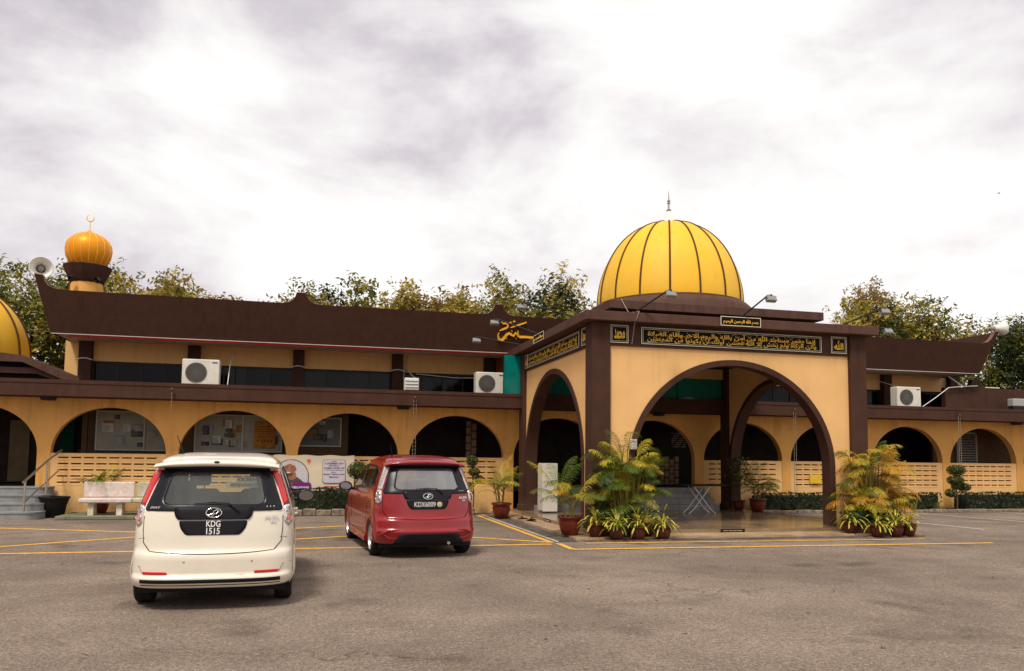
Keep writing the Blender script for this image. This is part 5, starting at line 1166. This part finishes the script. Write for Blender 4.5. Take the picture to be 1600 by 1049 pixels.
        s_ = -1 if sd == 'L' else 1
        m = MB(); m.prism([(s_*.78, 1.13, .19), (s_*.84, 1.13, .19), (s_*.848, 1.13, .25), (s_*.82, 1.13, .30)], (0, 1.9, 0)); m.build('side_skirt', col, o)
        # mirror
        c_ = Vector((s_*.965, 2.72, 1.04)); m = MB(); m.ball(c_, .125, .085, .088, 18, 12)
        for v in m.v:
            if v.y < c_.y-.035: v.y = c_.y-.035
        mi = m.build('mirror', CBLK, o); m = MB(); m.lathe(c_+Vector((0, -.037, 0)), [(0, 0), (.098, 0)], 28, axis='y')
        for v in m.v: v.z = c_.z+(v.z-c_.z)*.68
        m.build('mirror_glass', pmat('mirror_silver', (.32, .33, .34), .06, 1.), mi); MB().tube([c_+Vector((-s_*.06, .02, -.04)), Vector((s_*.80, 2.74, .99))], .028, 8).build('mirror_arm', CBLK, mi)
    # spoiler
    m = MB(); ns = 24; rows = []
    for i in range(ns+1):
        q = -1+2*i/ns; x = .64*q; yb = interp(Rt, 1.49)-.17+.10*abs(q)**2.5; zt_ = 1.532-.05*abs(q)**3; zb = 1.472-.022*abs(q)**2
        prof = [(yb+.30, zt_+.025), (yb+.12, zt_+.008), (yb+.02, zt_-.012), (yb, zt_-.03), (yb+.012, zb+.01), (yb+.03, zb), (yb+.16, zb-.01), (yb+.3, zb+.02)]
        rows.append([Vector((x, a, b)) for a, b in prof])
    npf = len(rows[0]); m.add([v for r_ in rows for v in r_], [(i*npf+k, i*npf+(k+1) % npf, (i+1)*npf+(k+1) % npf, (i+1)*npf+k) for i in range(ns) for k in range(npf)], 0, True); m.add(rows[0], [list(range(npf))]); m.add(rows[-1], [list(range(npf))[::-1]])
    sp = m.build('spoiler', col, o); MB().ball((0, interp(Rt, 1.49)-.168, 1.515), .03, .012, .012).build('brake_light', LRED if not white else DARK, sp)
    m = MB(); m.box(-.54, .54, interp(Rt, 1.46)-.02, interp(Rt, 1.46)+.1, 1.44, 1.475); m.build('spoiler_shadow_gap', CPLA, o)
    MB().tube([(-.44, .95, 1.59), (-.44, .93, 1.62), (-.49, .80, 1.80)], [.02, .008, .004], 6).build('aerial', DARK, o)
    # tail lamps
    for s_ in (-1, 1):
        def X(l): 
            p = [(s_*a, b) for a, b in l]; return p
        whole = [(.56, 1.425), (.64, 1.425), (.710, 1.22), (.778, 1.0), (.788, .87), (.755, .835), (.71, .89), (.70, 1.06), (.632, 1.25)]
        m = MB(); fill(m, 'R', rnd(X([(a+(.006 if a > .62 else -.006), b) for a, b in whole]), .02, 3, 3), .006, 0, 4); lb_ = m.build('tail_lamp', SEAM, o)
        up_ = [(.565, 1.42), (.636, 1.42), (.706, 1.22), (.753, 1.07), (.704, 1.06), (.637, 1.25)]; dn = [(.705, 1.055), (.755, 1.062), (.774, 1.0), (.784, .87), (.755, .842), (.715, .89)]
        m = MB(); fill(m, 'R', rnd(X(up_), .012, 3, 3), .016, 0, 4, True, (s_*.672, 1.21)); m.build('upper_lens', LRED if white else LCLR, lb_)
        m = MB(); fill(m, 'R', rnd(X(dn), .015, 3, 3), .016, 0, 4, True, (s_*.748, .97)); m.build('lower_lens', LCLR, lb_)
        if not white:
            m = MB()
            for k in range(13):
                z = 1.12+k*.022; xa = .568+(1.42-z)*.385
                m.tube([PO_('R', s_*(xa+.014), z, .019), PO_('R', s_*(xa+.048), z, .019)], .0045, 5)
            m.build('lens_bars', LREF, lb_)
        for (xx, z, r_, mt) in ((.749, .93, .030, PINK if white else LREF), (.742, 1.005, .022, LREF)):
            m = MB(); lp = [(s_*xx+r_*1.0*math.cos(a*.349), z+r_*1.25*math.sin(a*.349)) for a in range(18)]; fill(m, 'R', lp, .022, 0, 2); m.build('bulb_reflector', mt, lb_)
            m = MB(); m.tube([PO_('R', *p, .0215) for p in lp+lp[:1]], .0035, 5); m.build('bulb_ring', CHR, lb_)
    # garnish and number plate
    m = MB(); fill(m, 'R', rnd([(-.40, 1.04), (-.385, .96), (-.355, .918), (.355, .918), (.385, .96), (.40, 1.04)], .02), .0125 if white else .012); m.build('garnish', CPLA if white else CBLK, o)
    pl = [(-.345, .910), (-.325, .83), (-.27, .762), (.27, .762), (.325, .83), (.345, .910)]
    m = MB(); fill(m, 'R', rnd(pl, .03), .006); npl = m.build('number_plate', CPLA, o)
    def Mz(x, z, off): 
        a = PO_('R', x, z-.03, off); b = PO_('R', x, z+.03, off); d = b-a; e = PO_('R', x+.03, z, off)-PO_('R', x-.03, z, off)
        return Matrix.Translation(PO_('R', x, z, off)) @ Matrix.Rotation(math.atan2(e.y, e.x), 4, 'Z') @ Matrix.Rotation(-math.atan2(d.y, d.z), 4, 'X')
    m = MB()
    if white: text_mb(m, 'KDG', .142, .066, Mz(.0, .877, .008), ext=.003, bold=.02); text_mb(m, '1515', .135, .066, Mz(.0, .802, .008), ext=.003, bold=.02)
    else: text_mb(m, 'KDX6009', .34, .078, Mz(-.05, .84, .014), ext=.003, bold=.0)
    m.build('plate_lettering', WTX, npl)
    if not white:
        m = MB(); fill(m, 'R', [(.19+.042*math.cos(a*.314), (.837)+.042*math.sin(a*.314)) for a in range(20)], .0095, 0, 2); bb = m.build('round_badge', pmat('badge_cream', (.70, .62, .35), .5), npl)
        m = MB(); m.tube([PO_('R', .19+.03*math.cos(a*.6), (.837)+.03*math.sin(a*.6), .011) for a in range(12)], .003, 4); text_mb(m, 'A', .03, .03, Mz(.19, .837, .0105), ext=.001); m.build('badge_mark', pmat('badge_ink', (.12, .10, .05), .5), bb)
    # emblem
    m = MB(); ez = .985 if white else .965; E_ = lambda a, k=1.: PO_('R', .078*k*math.cos(a), ez+.046*k*math.sin(a), .020)
    m.tube([E_(2*math.pi*i/32) for i in range(33)], .0065, 6); m.tube([PO_('R', -.062, ez-.022, .02), PO_('R', -.03, ez-.016, .021), PO_('R', -.005, ez+.0, .021), PO_('R', .0, ez+.018, .021), PO_('R', .03, ez+.030, .021), PO_('R', .05, ez+.014, .021), PO_('R', .03, ez-.004, .021), PO_('R', .002, ez-.01, .021), PO_('R', -.02, ez-.036, .021)], .0065, 6)
    m.build('emblem', CHR, o)
    m = MB(); text_mb(m, 'ALZA', .16, .032, Mz(.575, .94, .009 if white else .014), ext=.004, bold=.02, shear=.3); text_mb(m, 'EZi', .07, .022, Mz(.60, .895, .009), ext=.003, bold=.02, shear=.2); m.build('model_badge', CHR, o)
    if white:
        m = MB(); text_mb(m, 'DVVT', .11, .022, Mz(-.585, 1.035, .012), ext=.002, bold=.0, shear=.3); 
        m.build('rear_sticker', WTX, wb)
        m = MB(); fill(m, 'R', [(.10, 1.245), (.10, 1.31), (.20, 1.312), (.20, 1.36), (.40, 1.362), (.43, 1.25)], -.012, 0, 3, False); stk = m.build('window_sticker', glassmat('pale_film', (.75, .74, .6), 0., .75, (.42, .40, .30)), o)
        m = MB(); text_mb(m, 'KELEBIH', .20, .036, Mz(.31, 1.333, -.009), ext=.002, bold=.02, shear=.2); text_mb(m, 'MERENDAH D', .28, .036, Mz(.28, 1.278, -.009), ext=.002, bold=.02, shear=.2); m.build('lettering', pmat('sticker_ink', (.03, .04, .04), .6), stk)
    m = MB()
    for k in range(3): fill(m, 'R', [(.53+k*.035+.006*math.cos(a), 1.045+.006*math.sin(a)) for a in range(6)], .012, 0, 1)
    m.build('small_marks', WTX, wb)
    # wiper
    m = MB(); m.tube([PO_('R', .245, 1.0, .03), PO_('R', .20, 1.03, .035), PO_('R', .14, 1.072, .035)], [.016, .010, .008], 6); m.tube([PO_('R', .145, 1.072, .03), PO_('R', -.02, 1.083, .026), PO_('R', -.20, 1.072, .022)], [.007, .008, .004], 6); m.build('wiper', CPLA, o)
    # hatch gap, bumper details
    m = MB(); hz = .585 if white else .615
    seam(m, 'R', [(-.70, .95), (-.70, .80), (-.69, hz+.10), (-.62, hz+.015)]+[(-.60+1.2*i/24, hz-.012+.024*(abs(-.6+1.2*i/24)/.6)**2) for i in range(25)]+[(.62, hz+.015), (.69, hz+.10), (.70, .80), (.70, .95)], .0045, .001)
    seam(m, 'R', [(-.80, .72 if white else .70), (-.74, .72 if white else .70), (-.68, .73 if white else .715)], .003); seam(m, 'R', [(.80, .72 if white else .70), (.74, .72 if white else .70), (.68, .73 if white else .715)], .003)
    m.build('hatch_gap', SEAM, o)
    if white:
        for s_ in (-1, 1): m = MB(); strip(m, 'R', s_*.43, s_*.67, .372, .398, .008, 0, 14); m.build('bumper_reflector', LRED, o)
        m = MB(); strip(m, 'R', -.69, .69, .290, .324, .010); m.build('bumper_strip', CPLA, o)
        m = MB(); strip(m, 'R', -.69, .69, .262, .268, .004); m.build('lower_lip_line', SEAM, o)
        for x in (-.27, .40): m = MB(); fill(m, 'R', [(x+.012*math.cos(a*.5), .50+.012*math.sin(a*.5)) for a in range(12)], .003, 0, 1); m.build('parking_sensor', pmat('sensor', (.5, .44, .36), .4), o)
        m = MB(); seam(m, 'R', [(-.80, .46), (-.71, .45), (-.68, .385), (-.3, .36), (.3, .36), (.68, .385), (.71, .45), (.80, .46)], .005, .002); m.build('skirt_line', pmat('cream_shadow_gap', (.25, .20, .15), .7), o)
    else:
        m = MB(); fill(m, 'R', rnd([(-.56, .236), (.60, .236), (.48, .395), (-.44, .395)], .04), .006, 0, 4); m.build('diffuser', CPLA, o)
        for s_ in (-1, 1): m = MB(); m.tube([PO_('R', s_*.77, .36, -.002), PO_('R', s_*.70, .40, .008), PO_('R', s_*.60, .44, .01), PO_('R', s_*.45, .45, .004)], [.01, .022, .02, .006], 8); m.tube([PO_('R', s_*.70, .395, .006), PO_('R', s_*.62, .33, .008), PO_('R', s_*.5, .315, .004)], [.016, .012, .005], 8); m.build('bumper_crease', col, o)
        MB().tube([(.32, -.02, .24), (.32, .25, .24)], .024, 12).build('exhaust', STEEL, o)
    # seats
    def seat(x, y, w, lab):
        m = MB(); st_ = 0; m.rbox(x-w/2, x+w/2, y, y+.12, .70, 1.16, .05); m.rbox(x-w/2, x+w/2, y+.1, y+.55, .66, .80, .05)
        if w < .7: m.rbox(x-.13, x+.13, y+.01, y+.10, 1.20, 1.37, .03); m.tube([(x-.05, y+.05, 1.15), (x-.05, y+.05, 1.22)], .008, 5); m.tube([(x+.05, y+.05, 1.15), (x+.05, y+.05, 1.22)], .008, 5)
        m.build('seat', CSEAT, o)
    seat(-.37, 2.05, .5, ''); seat(.37, 2.05, .5, ''); seat(0, 1.05, 1.25, '')
    for x in (-.42, .42): MB().rbox(x-.12, x+.12, 1.06, 1.14, 1.17, 1.29, .03).build('headrest', CSEAT, o)
    MB().rbox(-.68, .68, 2.75, 3.1, .72, 1.0, .05).build('dashboard', CINT, o)
    MB().rbox(-.11, .11, 2.52, 2.54, 1.36, 1.42, .008).build('inner_mirror', DARK, o)
    return o
def v0_(G, j, i): return G[j][i][1]
c1 = make_car('parked_car', 'cream white people carrier seen from behind with red tail lamps and plate KDG 1515', CREAM, True)
c1.scale = (.965, .98, .98); c1.location = (-.965, 8.55, 0); c1.rotation_euler[2] = R(1.0)
c2 = make_car('parked_car', 'dark red people carrier parked beyond the white one, plate KDX6009', REDP, False)
c2.scale = (.98, .98, .98); c2.location = (1.76, 12.28, 0); c2.rotation_euler[2] = R(5.0)
for o in (c1, c2): o['group'] = 'cars parked in the yard'
